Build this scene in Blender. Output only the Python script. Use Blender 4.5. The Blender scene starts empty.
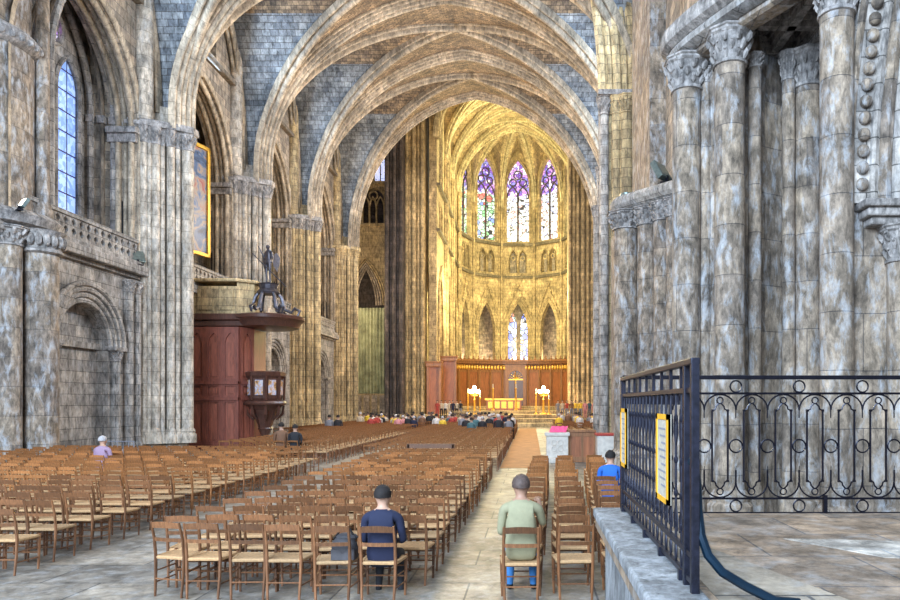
import bpy, bmesh, math, random
from mathutils import Vector, Matrix
from mathutils.geometry import tessellate_polygon
random.seed(7)
S = bpy.context.scene
COL = S.collection
PI = math.pi
CZ = 2.2                      # eye height above the nave floor
F = 700.0

# ------------------------------------------------------------------ helpers
def WX(px, Y): return (px - 531) * Y / F
def WZ(py, Y): return CZ + (403 - py) * Y / F

class MB:
    def __init__(s): s.v = []; s.f = []; s.uv = []; s.m = []
    def add(s, vs, fs, uv=None, mi=0):
        o = len(s.v); s.v += [tuple(p) for p in vs]
        s.uv += (uv if uv else [(0, 0)] * len(vs))
        s.f += [tuple(i + o for i in f) for f in fs]; s.m += [mi] * len(fs)
    def box(s, x0, y0, z0, x1, y1, z1, mi=0):
        v = [(x, y, z) for z in (z0, z1) for y in (y0, y1) for x in (x0, x1)]
        s.add(v, [(0, 2, 3, 1), (4, 5, 7, 6), (0, 1, 5, 4), (2, 6, 7, 3), (0, 4, 6, 2), (1, 3, 7, 5)], mi=mi)
    def obox(s, c, ux, uy, uz, mi=0):       # oriented box, half vectors
        c, ux, uy, uz = map(Vector, (c, ux, uy, uz))
        v = [c + a * ux + b * uy + d * uz for d in (-1, 1) for b in (-1, 1) for a in (-1, 1)]
        s.add(v, [(0, 2, 3, 1), (4, 5, 7, 6), (0, 1, 5, 4), (2, 6, 7, 3), (0, 4, 6, 2), (1, 3, 7, 5)], mi=mi)
    def lathe(s, prof, cx=0, cy=0, n=16, mi=0, a0=0, cap=True):
        v = []; f = []
        for r, z in prof:
            for k in range(n):
                a = a0 + 2 * PI * k / n
                v.append((cx + r * math.cos(a), cy + r * math.sin(a), z))
        for i in range(len(prof) - 1):
            for k in range(n):
                k2 = (k + 1) % n
                f.append((i * n + k, i * n + k2, (i + 1) * n + k2, (i + 1) * n + k))
        if cap:
            f.append(tuple(range(n))[::-1]); f.append(tuple((len(prof) - 1) * n + k for k in range(n)))
        s.add(v, f, mi=mi)
    def prism(s, pts, z0, z1, mi=0):
        n = len(pts)
        v = [(x, y, z0) for x, y in pts] + [(x, y, z1) for x, y in pts]
        f = [(i, (i + 1) % n, n + (i + 1) % n, n + i) for i in range(n)]
        f += [tuple(range(n))[::-1], tuple(range(n, 2 * n))]
        s.add(v, f, mi=mi)
    def tube(s, path, r, n=6, mi=0, closed=False, flat=None):
        P = [Vector(p) for p in path]; L = len(P); v = []; f = []
        up = Vector((0, 0, 1)); u = None
        for i, p in enumerate(P):
            if closed: t = P[(i + 1) % L] - P[i - 1]
            else: t = P[min(i + 1, L - 1)] - P[max(i - 1, 0)]
            t.normalize()
            if u is None:
                u = t.orthogonal().normalized()
            u = (u - t * u.dot(t))
            if u.length < 1e-6: u = t.orthogonal()
            u.normalize(); w = t.cross(u)
            rr = r[i] if isinstance(r, (list, tuple)) else r
            for k in range(n):
                a = 2 * PI * k / n
                v.append(p + u * (rr * math.cos(a)) + w * (rr * math.sin(a)))
        m = L if closed else L - 1
        for i in range(m):
            j = (i + 1) % L
            for k in range(n):
                k2 = (k + 1) % n
                f.append((i * n + k, i * n + k2, j * n + k2, j * n + k))
        if not closed:
            f.append(tuple(range(n))[::-1]); f.append(tuple((L - 1) * n + k for k in range(n)))
        s.add(v, f, mi=mi)
    def sphere(s, c, r, n=10, m=7, mi=0):
        rx, ry, rz = r if isinstance(r, tuple) else (r, r, r)
        v = [(c[0], c[1], c[2] - rz)]; f = []
        for i in range(1, m):
            b = -PI / 2 + PI * i / m
            for k in range(n):
                a = 2 * PI * k / n
                v.append((c[0] + rx * math.cos(b) * math.cos(a), c[1] + ry * math.cos(b) * math.sin(a), c[2] + rz * math.sin(b)))
        v.append((c[0], c[1], c[2] + rz)); T = len(v) - 1
        for k in range(n):
            k2 = (k + 1) % n
            f.append((0, 1 + k2, 1 + k)); f.append((T, 1 + (m - 2) * n + k, 1 + (m - 2) * n + k2))
            for i in range(m - 2):
                f.append((1 + i * n + k, 1 + i * n + k2, 1 + (i + 1) * n + k2, 1 + (i + 1) * n + k))
        s.add(v, f, mi=mi)
    def sweep(s, path, prof, B, toward, mi=0, closed_prof=False, cap=True):
        """profile (s,t): s along B, t towards the point 'toward'"""
        P = [Vector(p) for p in path]; B = Vector(B).normalized(); L = len(P); n = len(prof)
        T = Vector(toward); v = []; uv = []; f = []; d = 0
        mid = P[L // 2]; tm = (P[min(L // 2 + 1, L - 1)] - P[L // 2 - 1]).normalized()
        sg = 1 if tm.cross(B).dot(T - mid) > 0 else -1
        for i, p in enumerate(P):
            t = (P[min(i + 1, L - 1)] - P[max(i - 1, 0)]).normalized()
            N = t.cross(B).normalized() * sg
            if i: d += (p - P[i - 1]).length
            e = 0
            for k, (a, b) in enumerate(prof):
                if k: e += math.hypot(a - prof[k - 1][0], b - prof[k - 1][1])
                v.append(p + B * a + N * b); uv.append((d, e))
        for i in range(L - 1):
            for k in range(n - 1):
                f.append((i * n + k, i * n + k + 1, (i + 1) * n + k + 1, (i + 1) * n + k))
        s.add(v, f, uv, mi)
    def build(s, name, mat, parent=None, smooth=False, loc=None, bevel=0):
        me = bpy.data.meshes.new(name); me.from_pydata(s.v, [], s.f)
        if any(u != (0, 0) for u in s.uv[:50]):
            l = me.uv_layers.new(name='UVMap')
            for lp in me.loops: l.data[lp.index].uv = s.uv[lp.vertex_index]
        mats = mat if isinstance(mat, (list, tuple)) else [mat]
        for m in mats: me.materials.append(m)
        if len(mats) > 1:
            for p, mi in zip(me.polygons, s.m): p.material_index = mi
        bm = bmesh.new(); bm.from_mesh(me); bmesh.ops.recalc_face_normals(bm, faces=bm.faces); bm.to_mesh(me); bm.free()
        if smooth:
            for p in me.polygons: p.use_smooth = True
            try: me.set_sharp_from_angle(angle=math.radians(40))
            except Exception: pass
        o = bpy.data.objects.new(name, me); COL.objects.link(o)
        if parent: o.parent = parent
        if loc: o.location = loc
        if bevel:
            b = o.modifiers.new('bevel', 'BEVEL'); b.width = bevel; b.segments = 2; b.limit_method = 'ANGLE'
        return o

def tag(o, label=None, cat=None, group=None, kind=None):
    if label: o['label'] = label
    if cat: o['category'] = cat
    if group: o['group'] = group
    if kind: o['kind'] = kind
    return o
def empty(name, loc=(0, 0, 0), rz=0, label=None, cat=None, group=None, kind=None):
    o = bpy.data.objects.new(name, None); COL.objects.link(o); o.location = loc; o.rotation_euler = (0, 0, rz)
    o.empty_display_size = .2
    return tag(o, label, cat, group, kind)
def copy_tree(o, parent=None):
    c = o.copy(); COL.objects.link(c); c.parent = parent
    for ch in o.children: copy_tree(ch, c)
    return c
def struct(o): o['kind'] = 'structure'; return o

# ------------------------------------------------------------------ materials
def nt(name):
    m = bpy.data.materials.new(name); m.use_nodes = True
    t = m.node_tree; b = t.nodes['Principled BSDF']; return m, t, b
def N(t, typ, **k):
    n = t.nodes.new(typ)
    for a, v in k.items(): setattr(n, a, v)
    return n
def ramp(t, src, stops, interp='LINEAR'):
    r = N(t, 'ShaderNodeValToRGB'); r.color_ramp.interpolation = interp
    e = r.color_ramp.elements
    while len(e) < len(stops): e.new(.5)
    for i, (p, c) in enumerate(stops):
        e[i].position = p; e[i].color = (c, c, c, 1) if isinstance(c, (int, float)) else (*c, 1)
    t.links.new(src, r.inputs[0]); return r.outputs[0]
def mixc(t, a, b, f, mode='MIX'):
    m = N(t, 'ShaderNodeMix', data_type='RGBA', blend_type=mode)
    for sock, v in ((m.inputs[0], f), (m.inputs[6], a), (m.inputs[7], b)):
        if isinstance(v, (int, float)): sock.default_value = v
        elif isinstance(v, tuple): sock.default_value = (*v, 1)
        else: t.links.new(v, sock)
    return m.outputs[2]
def math_(t, op, a, b=None):
    m = N(t, 'ShaderNodeMath', operation=op)
    for i, v in enumerate((a, b)):
        if v is None: continue
        if isinstance(v, (int, float)): m.inputs[i].default_value = v
        else: t.links.new(v, m.inputs[i])
    return m.outputs[0]
def noise(t, vec, sc, det=6, rough=.6, dist=0):
    n = N(t, 'ShaderNodeTexNoise'); n.inputs['Scale'].default_value = sc; n.inputs['Detail'].default_value = det
    n.inputs['Roughness'].default_value = rough; n.inputs['Distortion'].default_value = dist
    t.links.new(vec, n.inputs['Vector']); return n.outputs[0]
def boxvec(t):
    g = N(t, 'ShaderNodeNewGeometry'); p = N(t, 'ShaderNodeSeparateXYZ'); q = N(t, 'ShaderNodeSeparateXYZ')
    t.links.new(g.outputs['Position'], p.inputs[0]); t.links.new(g.outputs['Normal'], q.inputs[0])
    ax, ay, az = [math_(t, 'ABSOLUTE', q.outputs[i]) for i in range(3)]
    def comb(a, b):
        c = N(t, 'ShaderNodeCombineXYZ'); t.links.new(p.outputs[a], c.inputs[0]); t.links.new(p.outputs[b], c.inputs[1]); return c.outputs[0]
    def mv(a, b, f):
        m = N(t, 'ShaderNodeMix', data_type='VECTOR'); t.links.new(f, m.inputs[0]); t.links.new(a, m.inputs[4]); t.links.new(b, m.inputs[5]); return m.outputs[1]
    side = mv(comb(0, 2), comb(1, 2), math_(t, 'GREATER_THAN', ax, ay))
    return mv(side, comb(0, 1), math_(t, 'GREATER_THAN', az, .75)), g.outputs['Position']
def stone(name, c1, c2, mortar, bw=.7, bh=.36, uv=False, ms=.012, dark=.45, pale=None, palef=.5, rough=.85, bump=.5, stain=.9, fine=5.0, offset=.5):
    m, t, b = nt(name)
    vec, pos = boxvec(t)
    if uv:
        u = N(t, 'ShaderNodeUVMap'); vec = u.outputs[0]
    br = N(t, 'ShaderNodeTexBrick'); t.links.new(vec, br.inputs['Vector']); br.offset = offset
    br.inputs['Color1'].default_value = (*c1, 1); br.inputs['Color2'].default_value = (*c2, 1); br.inputs['Mortar'].default_value = (*mortar, 1)
    br.inputs['Scale'].default_value = 1; br.inputs['Mortar Size'].default_value = ms; br.inputs['Mortar Smooth'].default_value = .3
    br.inputs['Brick Width'].default_value = bw; br.inputs['Row Height'].default_value = bh
    n1 = noise(t, pos, stain, 8, .65, .3); mp = N(t, 'ShaderNodeMapping'); mp.inputs['Scale'].default_value = (1, 1, .38); t.links.new(pos, mp.inputs[0]); n2 = noise(t, mp.outputs[0], fine, 9, .74, .3); n3 = noise(t, mp.outputs[0], 4.5, 8, .72, .35)
    col = mixc(t, br.outputs[0], ramp(t, n1, [(.32, dark), (.5, .82), (.68, 1.3)]), 1, 'MULTIPLY')
    col = mixc(t, col, ramp(t, n2, [(.32, .16), (.5, .92), (.68, 1.75)]), .85, 'MULTIPLY')
    if pale:
        col = mixc(t, col, pale, math_(t, 'MULTIPLY', ramp(t, n3, [(.5, 0), (.68, 1)]), palef))
    t.links.new(col, b.inputs['Base Color']); b.inputs['Roughness'].default_value = rough
    hgt = math_(t, 'ADD', math_(t, 'MULTIPLY', br.outputs['Fac'], -.6), math_(t, 'MULTIPLY', n2, .6))
    bp = N(t, 'ShaderNodeBump'); bp.inputs['Strength'].default_value = bump; bp.inputs['Distance'].default_value = .04
    t.links.new(hgt, bp.inputs['Height']); t.links.new(bp.outputs[0], b.inputs['Normal'])
    return m
def plain(name, c, rough=.6, metal=0, var=.35, sc=8.0, emit=0, spec=None, obj=True, rnd=0):
    m, t, b = nt(name); tc = N(t, 'ShaderNodeTexCoord')
    n = noise(t, tc.outputs['Object' if obj else 'Generated'], sc, 6, .65)
    col = mixc(t, (*c,), ramp(t, n, [(.3, 1 - var), (.7, 1 + var)]), 1, 'MULTIPLY')
    if rnd:
        oi = N(t, 'ShaderNodeObjectInfo')
        col = mixc(t, col, ramp(t, oi.outputs['Random'], [(0, (1 - rnd, 1 - rnd * .9, 1 - rnd * .75)), (.5, (1, 1, 1)), (1, (1 + rnd * .7, 1 + rnd * .5, 1 + rnd * .3))]), 1, 'MULTIPLY')
    t.links.new(col, b.inputs['Base Color']); b.inputs['Roughness'].default_value = rough; b.inputs['Metallic'].default_value = metal
    if emit:
        b.inputs['Emission Color'].default_value = (*c, 1); b.inputs['Emission Strength'].default_value = emit
    return m
def wood(name, c, dark=.45, sc=6, rough=.45, rnd=0):
    m, t, b = nt(name); tc = N(t, 'ShaderNodeTexCoord'); mp = N(t, 'ShaderNodeMapping'); mp.inputs['Scale'].default_value = (6, 6, .8)
    t.links.new(tc.outputs['Object'], mp.inputs[0]); n = noise(t, mp.outputs[0], sc, 8, .65, 1.0)
    col = mixc(t, (*c,), ramp(t, n, [(.3, dark), (.55, 1), (.8, 1.5)]), 1, 'MULTIPLY')
    if rnd:
        oi = N(t, 'ShaderNodeObjectInfo')
        col = mixc(t, col, ramp(t, oi.outputs['Random'], [(0, .62), (.5, 1), (1, 1.5)]), 1, 'MULTIPLY')
    t.links.new(col, b.inputs['Base Color']); b.inputs['Roughness'].default_value = rough
    bp = N(t, 'ShaderNodeBump'); bp.inputs['Strength'].default_value = .2; bp.inputs['Distance'].default_value = .01
    t.links.new(n, bp.inputs['Height']); t.links.new(bp.outputs[0], b.inputs['Normal'])
    return m
def glass(name, stops, strength, cell=2.2, lead=.04, grid=None):
    """leaded window glass lit by the sky behind it"""
    m, t, b = nt(name); vec, pos = boxvec(t)
    v = N(t, 'ShaderNodeTexVoronoi'); v.inputs['Scale'].default_value = cell; t.links.new(vec, v.inputs['Vector'])
    sp = N(t, 'ShaderNodeSeparateColor'); t.links.new(v.outputs['Color'], sp.inputs[0])
    col = ramp(t, sp.outputs[0], stops, 'CONSTANT')
    if grid:
        br = N(t, 'ShaderNodeTexBrick'); t.links.new(vec, br.inputs['Vector']); br.offset = 0
        br.inputs['Brick Width'].default_value = grid[0]; br.inputs['Row Height'].default_value = grid[1]; br.inputs['Mortar Size'].default_value = lead
        br.inputs['Scale'].default_value = 1
        col = mixc(t, col, (.02, .01, .06), br.outputs['Fac'])
    else:
        v2 = N(t, 'ShaderNodeTexVoronoi', feature='DISTANCE_TO_EDGE'); v2.inputs['Scale'].default_value = cell; t.links.new(vec, v2.inputs['Vector'])
        col = mixc(t, col, (.03, .03, .04), math_(t, 'LESS_THAN', v2.outputs[0], lead))
    t.links.new(col, b.inputs['Base Color']); b.inputs['Roughness'].default_value = .3
    t.links.new(col, b.inputs['Emission Color']); b.inputs['Emission Strength'].default_value = strength
    return m

M = {}
M['cool'] = stone('pale_grey_limestone', (.44, .39, .34), (.27, .25, .235), (.11, .10, .09), .8, .42, dark=.45, pale=(.60, .60, .60), palef=.45, fine=7)
M['coolcol'] = stone('weathered_column_stone', (.39, .30, .215), (.22, .175, .14), (.13, .11, .10), 1.3, .9, ms=.006, dark=.35, pale=(.55, .60, .66), palef=.6, fine=9, bump=.9, stain=1.6)
M['nave'] = stone('nave_limestone', (.48, .38, .28), (.24, .20, .16), (.12, .10, .09), .7, .38, dark=.5, pale=(.55, .52, .46), palef=.3)
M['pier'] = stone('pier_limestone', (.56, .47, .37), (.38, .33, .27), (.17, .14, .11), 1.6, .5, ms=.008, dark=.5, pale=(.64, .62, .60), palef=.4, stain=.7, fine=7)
M['gold'] = stone('warm_lit_limestone', (.60, .45, .24), (.40, .30, .17), (.16, .12, .08), .8, .4, dark=.55, stain=.5)  # limestone with part of the warm interior light put into its colour
M['dark'] = stone('shade_dark_limestone', (.13, .10, .09), (.07, .06, .06), (.04, .03, .03), .9, .45, dark=.5)  # limestone with shade put into its colour
M['web'] = stone('web_masonry_blue_daylight', (.36, .375, .385), (.15, .165, .19), (.09, .08, .075), .45, .27, dark=.3, stain=.35, pale=(.50, .53, .56), palef=.35, ms=.015)  # web masonry with the bluish daylight cast mixed into its grey
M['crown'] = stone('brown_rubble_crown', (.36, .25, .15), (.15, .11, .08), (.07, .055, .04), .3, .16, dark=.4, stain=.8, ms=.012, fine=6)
M['rib'] = stone('vault_rib_stone', (.50, .40, .29), (.38, .31, .23), (.20, .16, .12), .55, 40, uv=True, ms=.008, dark=.5, stain=.4, offset=0)
M['goldrib'] = stone('choir_rib_stone', (.66, .54, .32), (.52, .43, .26), (.16, .13, .09), .7, 40, uv=True, dark=.6, stain=.4, offset=0)  # choir rib stone, warm light mixed into its colour too
M['floor'] = stone('worn_floor_flagstones', (.34, .285, .22), (.20, .175, .145), (.07, .065, .06), 1.5, .95, ms=.014, dark=.42, pale=(.50, .52, .54), palef=.35, rough=.55, bump=.25, stain=.8, fine=3)
M['plat'] = stone('platform_flagstones', (.38, .27, .18), (.25, .195, .15), (.12, .11, .11), 1.1, .8, ms=.01, dark=.5, pale=(.42, .42, .42), palef=.5, rough=.6, bump=.3, stain=1.8, fine=5)
M['ledge'] = stone('worn_ledge_stone', (.25, .26, .27), (.22, .23, .24), (.15, .15, .15), 6, 6, ms=.004, dark=.45, pale=(.45, .48, .52), palef=.4, stain=2.5, fine=12)
M['slab'] = stone('pale_grave_slab', (.42, .38, .33), (.38, .35, .31), (.3, .3, .3), 5, 5, dark=.6, stain=2.5)
M['cap'] = stone('carved_capital_stone', (.40, .36, .33), (.30, .28, .27), (.15, .14, .13), 3, 3, dark=.35, stain=3.5, fine=9, bump=1)
M['carpet'] = plain('orange_brown_carpet', (.46, .24, .10), .9, var=.25, sc=2)
M['chair'] = wood('chair_wood_near', (.185, .078, .032), rnd=1, rough=.4)
M['chair_far'] = wood('chair_wood_far_lit', (.31, .125, .042), rnd=1, rough=.4)  # same chair wood, the far nave's warmer, brighter light put into its colour
M['rush'] = plain('woven_rush', (.45, .27, .13), .8, var=.3, sc=40, rnd=.2)
M['mahog'] = wood('dark_red_panelling', (.21, .065, .045), dark=.5, sc=2.0, rough=.35)
M['mahog2'] = wood('red_panel_field', (.27, .085, .055), dark=.55, sc=1.6, rough=.35)
M['walnut'] = wood('dark_walnut', (.085, .036, .026), dark=.45, sc=2.0, rough=.3)
M['oak'] = wood('carved_oak', (.30, .13, .05), dark=.45, sc=1.2, rough=.4)
M['oak2'] = wood('oak_panel_field', (.33, .115, .045), dark=.5, sc=1.2, rough=.4)
M['iron'] = plain('painted_wrought_iron', (.010, .010, .018), .35, .6, var=.5, sc=20)
M['ironblue'] = plain('blue_grey_iron', (.016, .017, .030), .42, .5, var=.6, sc=25)
M['teal'] = plain('dark_teal_iron', (.006, .022, .042), .3, .5, var=.3)
M['bronze'] = plain('dark_bronze', (.075, .07, .085), .4, .6, var=.5, sc=6)
M['gilt'] = plain('gilded_wood', (.75, .42, .06), .35, .5, var=.3, sc=10)
M['yellow'] = plain('yellow_painted_frame', (.85, .42, .02), .4, var=.15)
M['paper'] = plain('printed_notice_paper', (.46, .42, .34), .7, var=.25, sc=30)
M['white'] = plain('white_pedestal_stone', (.60, .56, .50), .7, var=.2, sc=6)
M['pink'] = plain('pink_cloth', (.80, .07, .27), .7, var=.12)
M['black'] = plain('doorway_shade_black', (.012, .011, .012), .9)  # flat black standing in for darkness inside the doorways
M['lampwhite'] = plain('glowing_lamp_globe', (1, .82, .6), emit=30, var=0)
M['fixture'] = plain('floodlight_metal', (.16, .20, .19), .35, .6)
M['lens'] = plain('floodlight_lens', (1, .9, .75), emit=4, var=0)
M['skin'] = plain('skin_tone', (.50, .29, .20), .55, var=.1)
M['skin2'] = plain('tanned_skin', (.38, .21, .14), .55, var=.1)
M['hair'] = plain('dark_hair', (.012, .008, .007), .8, var=.4, sc=40)
M['greyhair'] = plain('short_brown_grey_hair', (.085, .055, .045), .7, var=.4, sc=40)
M['whitehair'] = plain('grey_white_hair', (.45, .42, .42), .7, var=.3, sc=40)
M['eye'] = plain('eye_white', (.7, .7, .7), .2, var=0)
def cloth(name, c): M[name] = plain(name + '_cloth', c, .85, var=.13, sc=9); return M[name]
for n_, c_ in dict(navy=(.012, .016, .045), sage=(.30, .28, .17), denim=(.05, .20, .48), blue=(.02, .13, .50), lilac=(.36, .24, .34),
                   cblack=(.02, .02, .025), cwhite=(.62, .58, .55), cred=(.38, .05, .04), cyellow=(.75, .50, .05), cbrown=(.18, .09, .05),
                   cgrey=(.22, .22, .25), ccream=(.55, .45, .33), cteal=(.06, .14, .16), cpink=(.6, .25, .26)).items(): cloth(n_, c_)
M['bag'] = plain('dark_bag_canvas', (.06, .055, .06), .7, var=.3)
M['g_blue'] = glass('pale_blue_leaded_glass', [(0, (.22, .36, .72)), (.35, (.30, .46, .85)), (.7, (.42, .58, .92))], .75, 6, .03, (.55, .8))
M['g_purple'] = glass('violet_stained_glass', [(0, (.20, .10, .55)), (.3, (.55, .30, .85)), (.55, (.8, .7, .95)), (.8, (.25, .25, .8))], .95, 2.4, .06)
M['g_white'] = glass('milky_stained_glass', [(0, (.95, .93, 1)), (.62, (.75, .82, 1)), (.8, (.85, .45, .5)), (.9, (.45, .5, .85))], .95, 2.0, .07)
M['g_green'] = glass('multicolour_stained_glass', [(0, (.45, .75, .62)), (.3, (.65, .8, .95)), (.5, (.85, .9, .9)), (.68, (.25, .6, .35)), (.8, (.75, .2, .2)), (.9, (.2, .3, .8))], .8, 2.0, .08)
M['g_low'] = glass('blue_chapel_glass', [(0, (.3, .4, .95)), (.3, (.9, .9, 1)), (.55, (.15, .2, .85)), (.75, (.8, .35, .3)), (.9, (.4, .75, .8))], .9, 1.4, .06)
M['g_sky'] = glass('plain_window_glass', [(0, (.55, .62, .95)), (.5, (.7, .72, 1))], 1.2, 3, .03)

# ------------------------------------------------------------------ shape functions
def Fn(t, k=1.15):            # pointed-arch profile, 1 at crown, 0 at springing
    t = min(1, abs(t)); r = (k * k + 1) / 2
    return math.sqrt(max(0, r * r - (t + r - 1) ** 2)) / k
def arch_pts(u0, u1, zs, zc, n=16, semi=False):
    c = (u0 + u1) / 2; a = (u1 - u0) / 2; h = zc - zs
    k = max(1.0, h / a)
    return [(c + a * -math.cos(PI * i / n), zs + h * Fn(math.cos(PI * i / n), k)) for i in range(n + 1)]
def opening(u0, u1, zb, zs, zc, n=16):      # closed outline of an arched opening
    return [(u0, zb)] + arch_pts(u0, u1, zs, zc, n) + [(u1, zb)]
def rolls(spec):
    p = [(spec[0][0] - spec[0][1] - .02, -.25)]
    for s0, r, t0 in spec:
        p.append((s0 - r - .01, t0 - .16)); p.append((s0 - r, t0 - .03))
        for i in range(7):
            a = PI - PI * i / 6
            p.append((s0 + r * math.cos(a), t0 + r * math.sin(a)))
        p.append((s0 + r, t0 - .03)); p.append((s0 + r + .01, t0 - .16))
    p.append((spec[-1][0] + spec[-1][1] + .02, -.25))
    return p
TR = rolls([(-.74, .07, .0), (-.56, .08, .14), (-.38, .07, .28), (-.19, .08, .44), (0, .09, .54), (.19, .08, .44), (.38, .07, .28), (.56, .08, .14), (.74, .07, .0)])
DG = rolls([(-.24, .07, .06), (0, .13, .24), (.24, .07, .06)])
WR = rolls([(-.2, .08, .04), (0, .09, .16), (.2, .08, .04)])
def scale_prof(p, k): return [(a * k, b * k) for a, b in p]

def panel(mb, O, U, Nn, outline, holes, th, mi=0):
    """wall panel in plane O + u*U + z*Z, extruded th along Nn; returns nothing"""
    O, U, Nn = Vector(O), Vector(U).normalized(), Vector(Nn).normalized()
    loops = [outline] + holes
    flat = [p for l in loops for p in l]
    tri = tessellate_polygon([[Vector((a, b, 0)) for a, b in l] for l in loops])
    v = [O + U * a + Vector((0, 0, b)) for a, b in flat]; n = len(v)
    v2 = [p + Nn * th for p in v]
    fs = [tuple(t) for t in tri] + [tuple(i + n for i in t)[::-1] for t in tri]
    k = 0
    for l in loops:
        L = len(l)
        for i in range(L):
            j = (i + 1) % L
            fs.append((k + i, k + j, n + k + j, n + k + i))
        k += L
    mb.add(v + v2, fs, mi=mi)
def rect(u0, z0, u1, z1): return [(u0, z0), (u1, z0), (u1, z1), (u0, z1)]
def circ(u, z, r, n=12): return [(u + r * math.cos(2 * PI * i / n), z + r * math.sin(2 * PI * i / n)) for i in range(n)]
def quatre(u, z, r, n=20):
    return [(u + r * (.72 + .28 * abs(math.cos(2 * a))) * math.cos(a), z + r * (.72 + .28 * abs(math.cos(2 * a))) * math.sin(a)) for a in [2 * PI * i / n for i in range(n)]]

# ------------------------------------------------------------------ nave geometry laws
def lerp(Y, tab):
    if Y <= tab[0][0]: return tab[0][1]
    for (a, va), (b, vb) in zip(tab, tab[1:]):
        if Y <= b: return va + (vb - va) * (Y - a) / (b - a)
    return tab[-1][1]
PY = [20.5, 30, 39, 48.2, 58.7]
zcap = lambda Y: lerp(Y, [(20.5, 13.2), (30, 13.7), (39, 14.3), (48.2, 14.7), (58.7, 15.0)])
zspr = lambda Y: zcap(Y) + .9
zcrn = lambda Y: lerp(Y, [(20.5, 22.6), (30, 23.4), (39, 25.0), (48.2, 26.4), (58.7, 28.2)])
XL = lambda Y: -14.95
XR = lambda Y: lerp(Y, [(20.5, 4.2), (30, 4.5), (39, 5.5), (58.7, 5.85)])
WALLX = -16.2
def cen(Y): return (XL(Y) + XR(Y)) / 2
def hs(Y): return (XR(Y) - XL(Y)) / 2
def P1(X, Y):
    t = (X - cen(Y)) / hs(Y)
    return zspr(Y) + (zcrn(Y) - zspr(Y)) * Fn(t)

# ------------------------------------------------------------------ vaults (ceiling) + ribs
def vault(name, Ya, Yb, xl, xr, ext_l, ext_r, cenf, hsf, zs, zc, mat, n=22):
    ts = [-math.cos(PI * i / (2 * n)) for i in range(2 * n + 1)]
    mb = MB(); rows = []; Yc = (Ya + Yb) / 2; hb = (Yb - Ya) / 2
    for ty in ts:
        Y = Yc + hb * ty; row = []
        xs = [cenf(Y) + hsf(Y) * t for t in ts]
        xs = [xs[0] - ext_l] + xs + [xs[-1] + ext_r]
        for k, X in enumerate(xs):
            t = (X - cenf(Y)) / hsf(Y)
            f = max(Fn(t), Fn(ty))
            row.append((X, Y, zs(Y) + (zc(Y) - zs(Y)) * f))
        rows.append(row)
    W = len(rows[0]); v = [p for r in rows for p in r]
    f = []
    for i in range(len(rows) - 1):
        for j in range(W - 1):
            a = i * W + j
            f.append((a, a + 1, a + W + 1, a + W))
    mb.add(v, f)
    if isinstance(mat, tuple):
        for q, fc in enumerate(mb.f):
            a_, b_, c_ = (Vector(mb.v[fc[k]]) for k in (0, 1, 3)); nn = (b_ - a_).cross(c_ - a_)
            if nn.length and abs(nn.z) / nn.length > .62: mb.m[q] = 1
    return struct(mb.build(name, list(mat) if isinstance(mat, tuple) else mat))
def tpath(Y, n=36):
    return [(cen(Y) - hs(Y) * math.cos(PI * i / n), Y, zspr(Y) + (zcrn(Y) - zspr(Y)) * Fn(math.cos(PI * i / n))) for i in range(n + 1)]
def dpath(Ya, Yb, flip, n=36):
    p = []
    for i in range(n + 1):
        t = -math.cos(PI * i / n); Y = (Ya + Yb) / 2 + (Yb - Ya) / 2 * t
        X = cen(Y) + hs(Y) * (t if not flip else -t)
        p.append((X, Y, zspr(Y) + (zcrn(Y) - zspr(Y)) * Fn(t)))
    return [(p[0][0], p[0][1], zcap(p[0][1]) + .1)] + p + [(p[-1][0], p[-1][1], zcap(p[-1][1]) + .1)]
def clipr(p): return [q for q in p if not ((q[0] > 1.5 and q[1] < 27) or (q[0] < -11 and q[1] < 23))]
ni = 1
for a, b in zip([11.0] + PY, PY):
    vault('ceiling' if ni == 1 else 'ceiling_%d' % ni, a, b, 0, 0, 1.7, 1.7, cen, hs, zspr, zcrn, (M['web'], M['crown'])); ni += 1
tn = 1
for Y in PY:
    mb = MB(); p = tpath(Y); p = clipr([(p[0][0], Y, zcap(Y))] + p + [(p[-1][0], Y, zcap(Y))])
    mb.sweep(p, scale_prof(TR, .9), (0, 1, 0), (cen(Y), Y, 14)); struct(mb.build('trim_%d' % tn, M['rib'], smooth=True)); tn += 1
for a, b in zip([11.0] + PY, PY):
    for fl in (0, 1):
        mb = MB(); p = clipr(dpath(a, b, fl)); d = Vector(p[-1]) - Vector(p[0]); B = Vector((d.y, -d.x, 0))
        mb.sweep(p, DG, B, ((p[0][0] + p[-1][0]) / 2, (a + b) / 2, 12)); struct(mb.build('trim_%d' % tn, M['rib'], smooth=True)); tn += 1
    # wall ribs on the wall of the pulpit side
    for X in (WALLX + .15,):
        p = [(X, (a + b) / 2 - (b - a) / 2 * .93 * math.cos(PI * i / 30), zspr(b) + (zcrn((a + b) / 2) - zspr(b)) * Fn(math.cos(PI * i / 30)) - .1) for i in range(31)]
        mb = MB(); mb.sweep(p, WR, (1, 0, 0), (X, (a + b) / 2, 12)); struct(mb.build('trim_%d' % tn, M['rib'], smooth=True)); tn += 1
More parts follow.
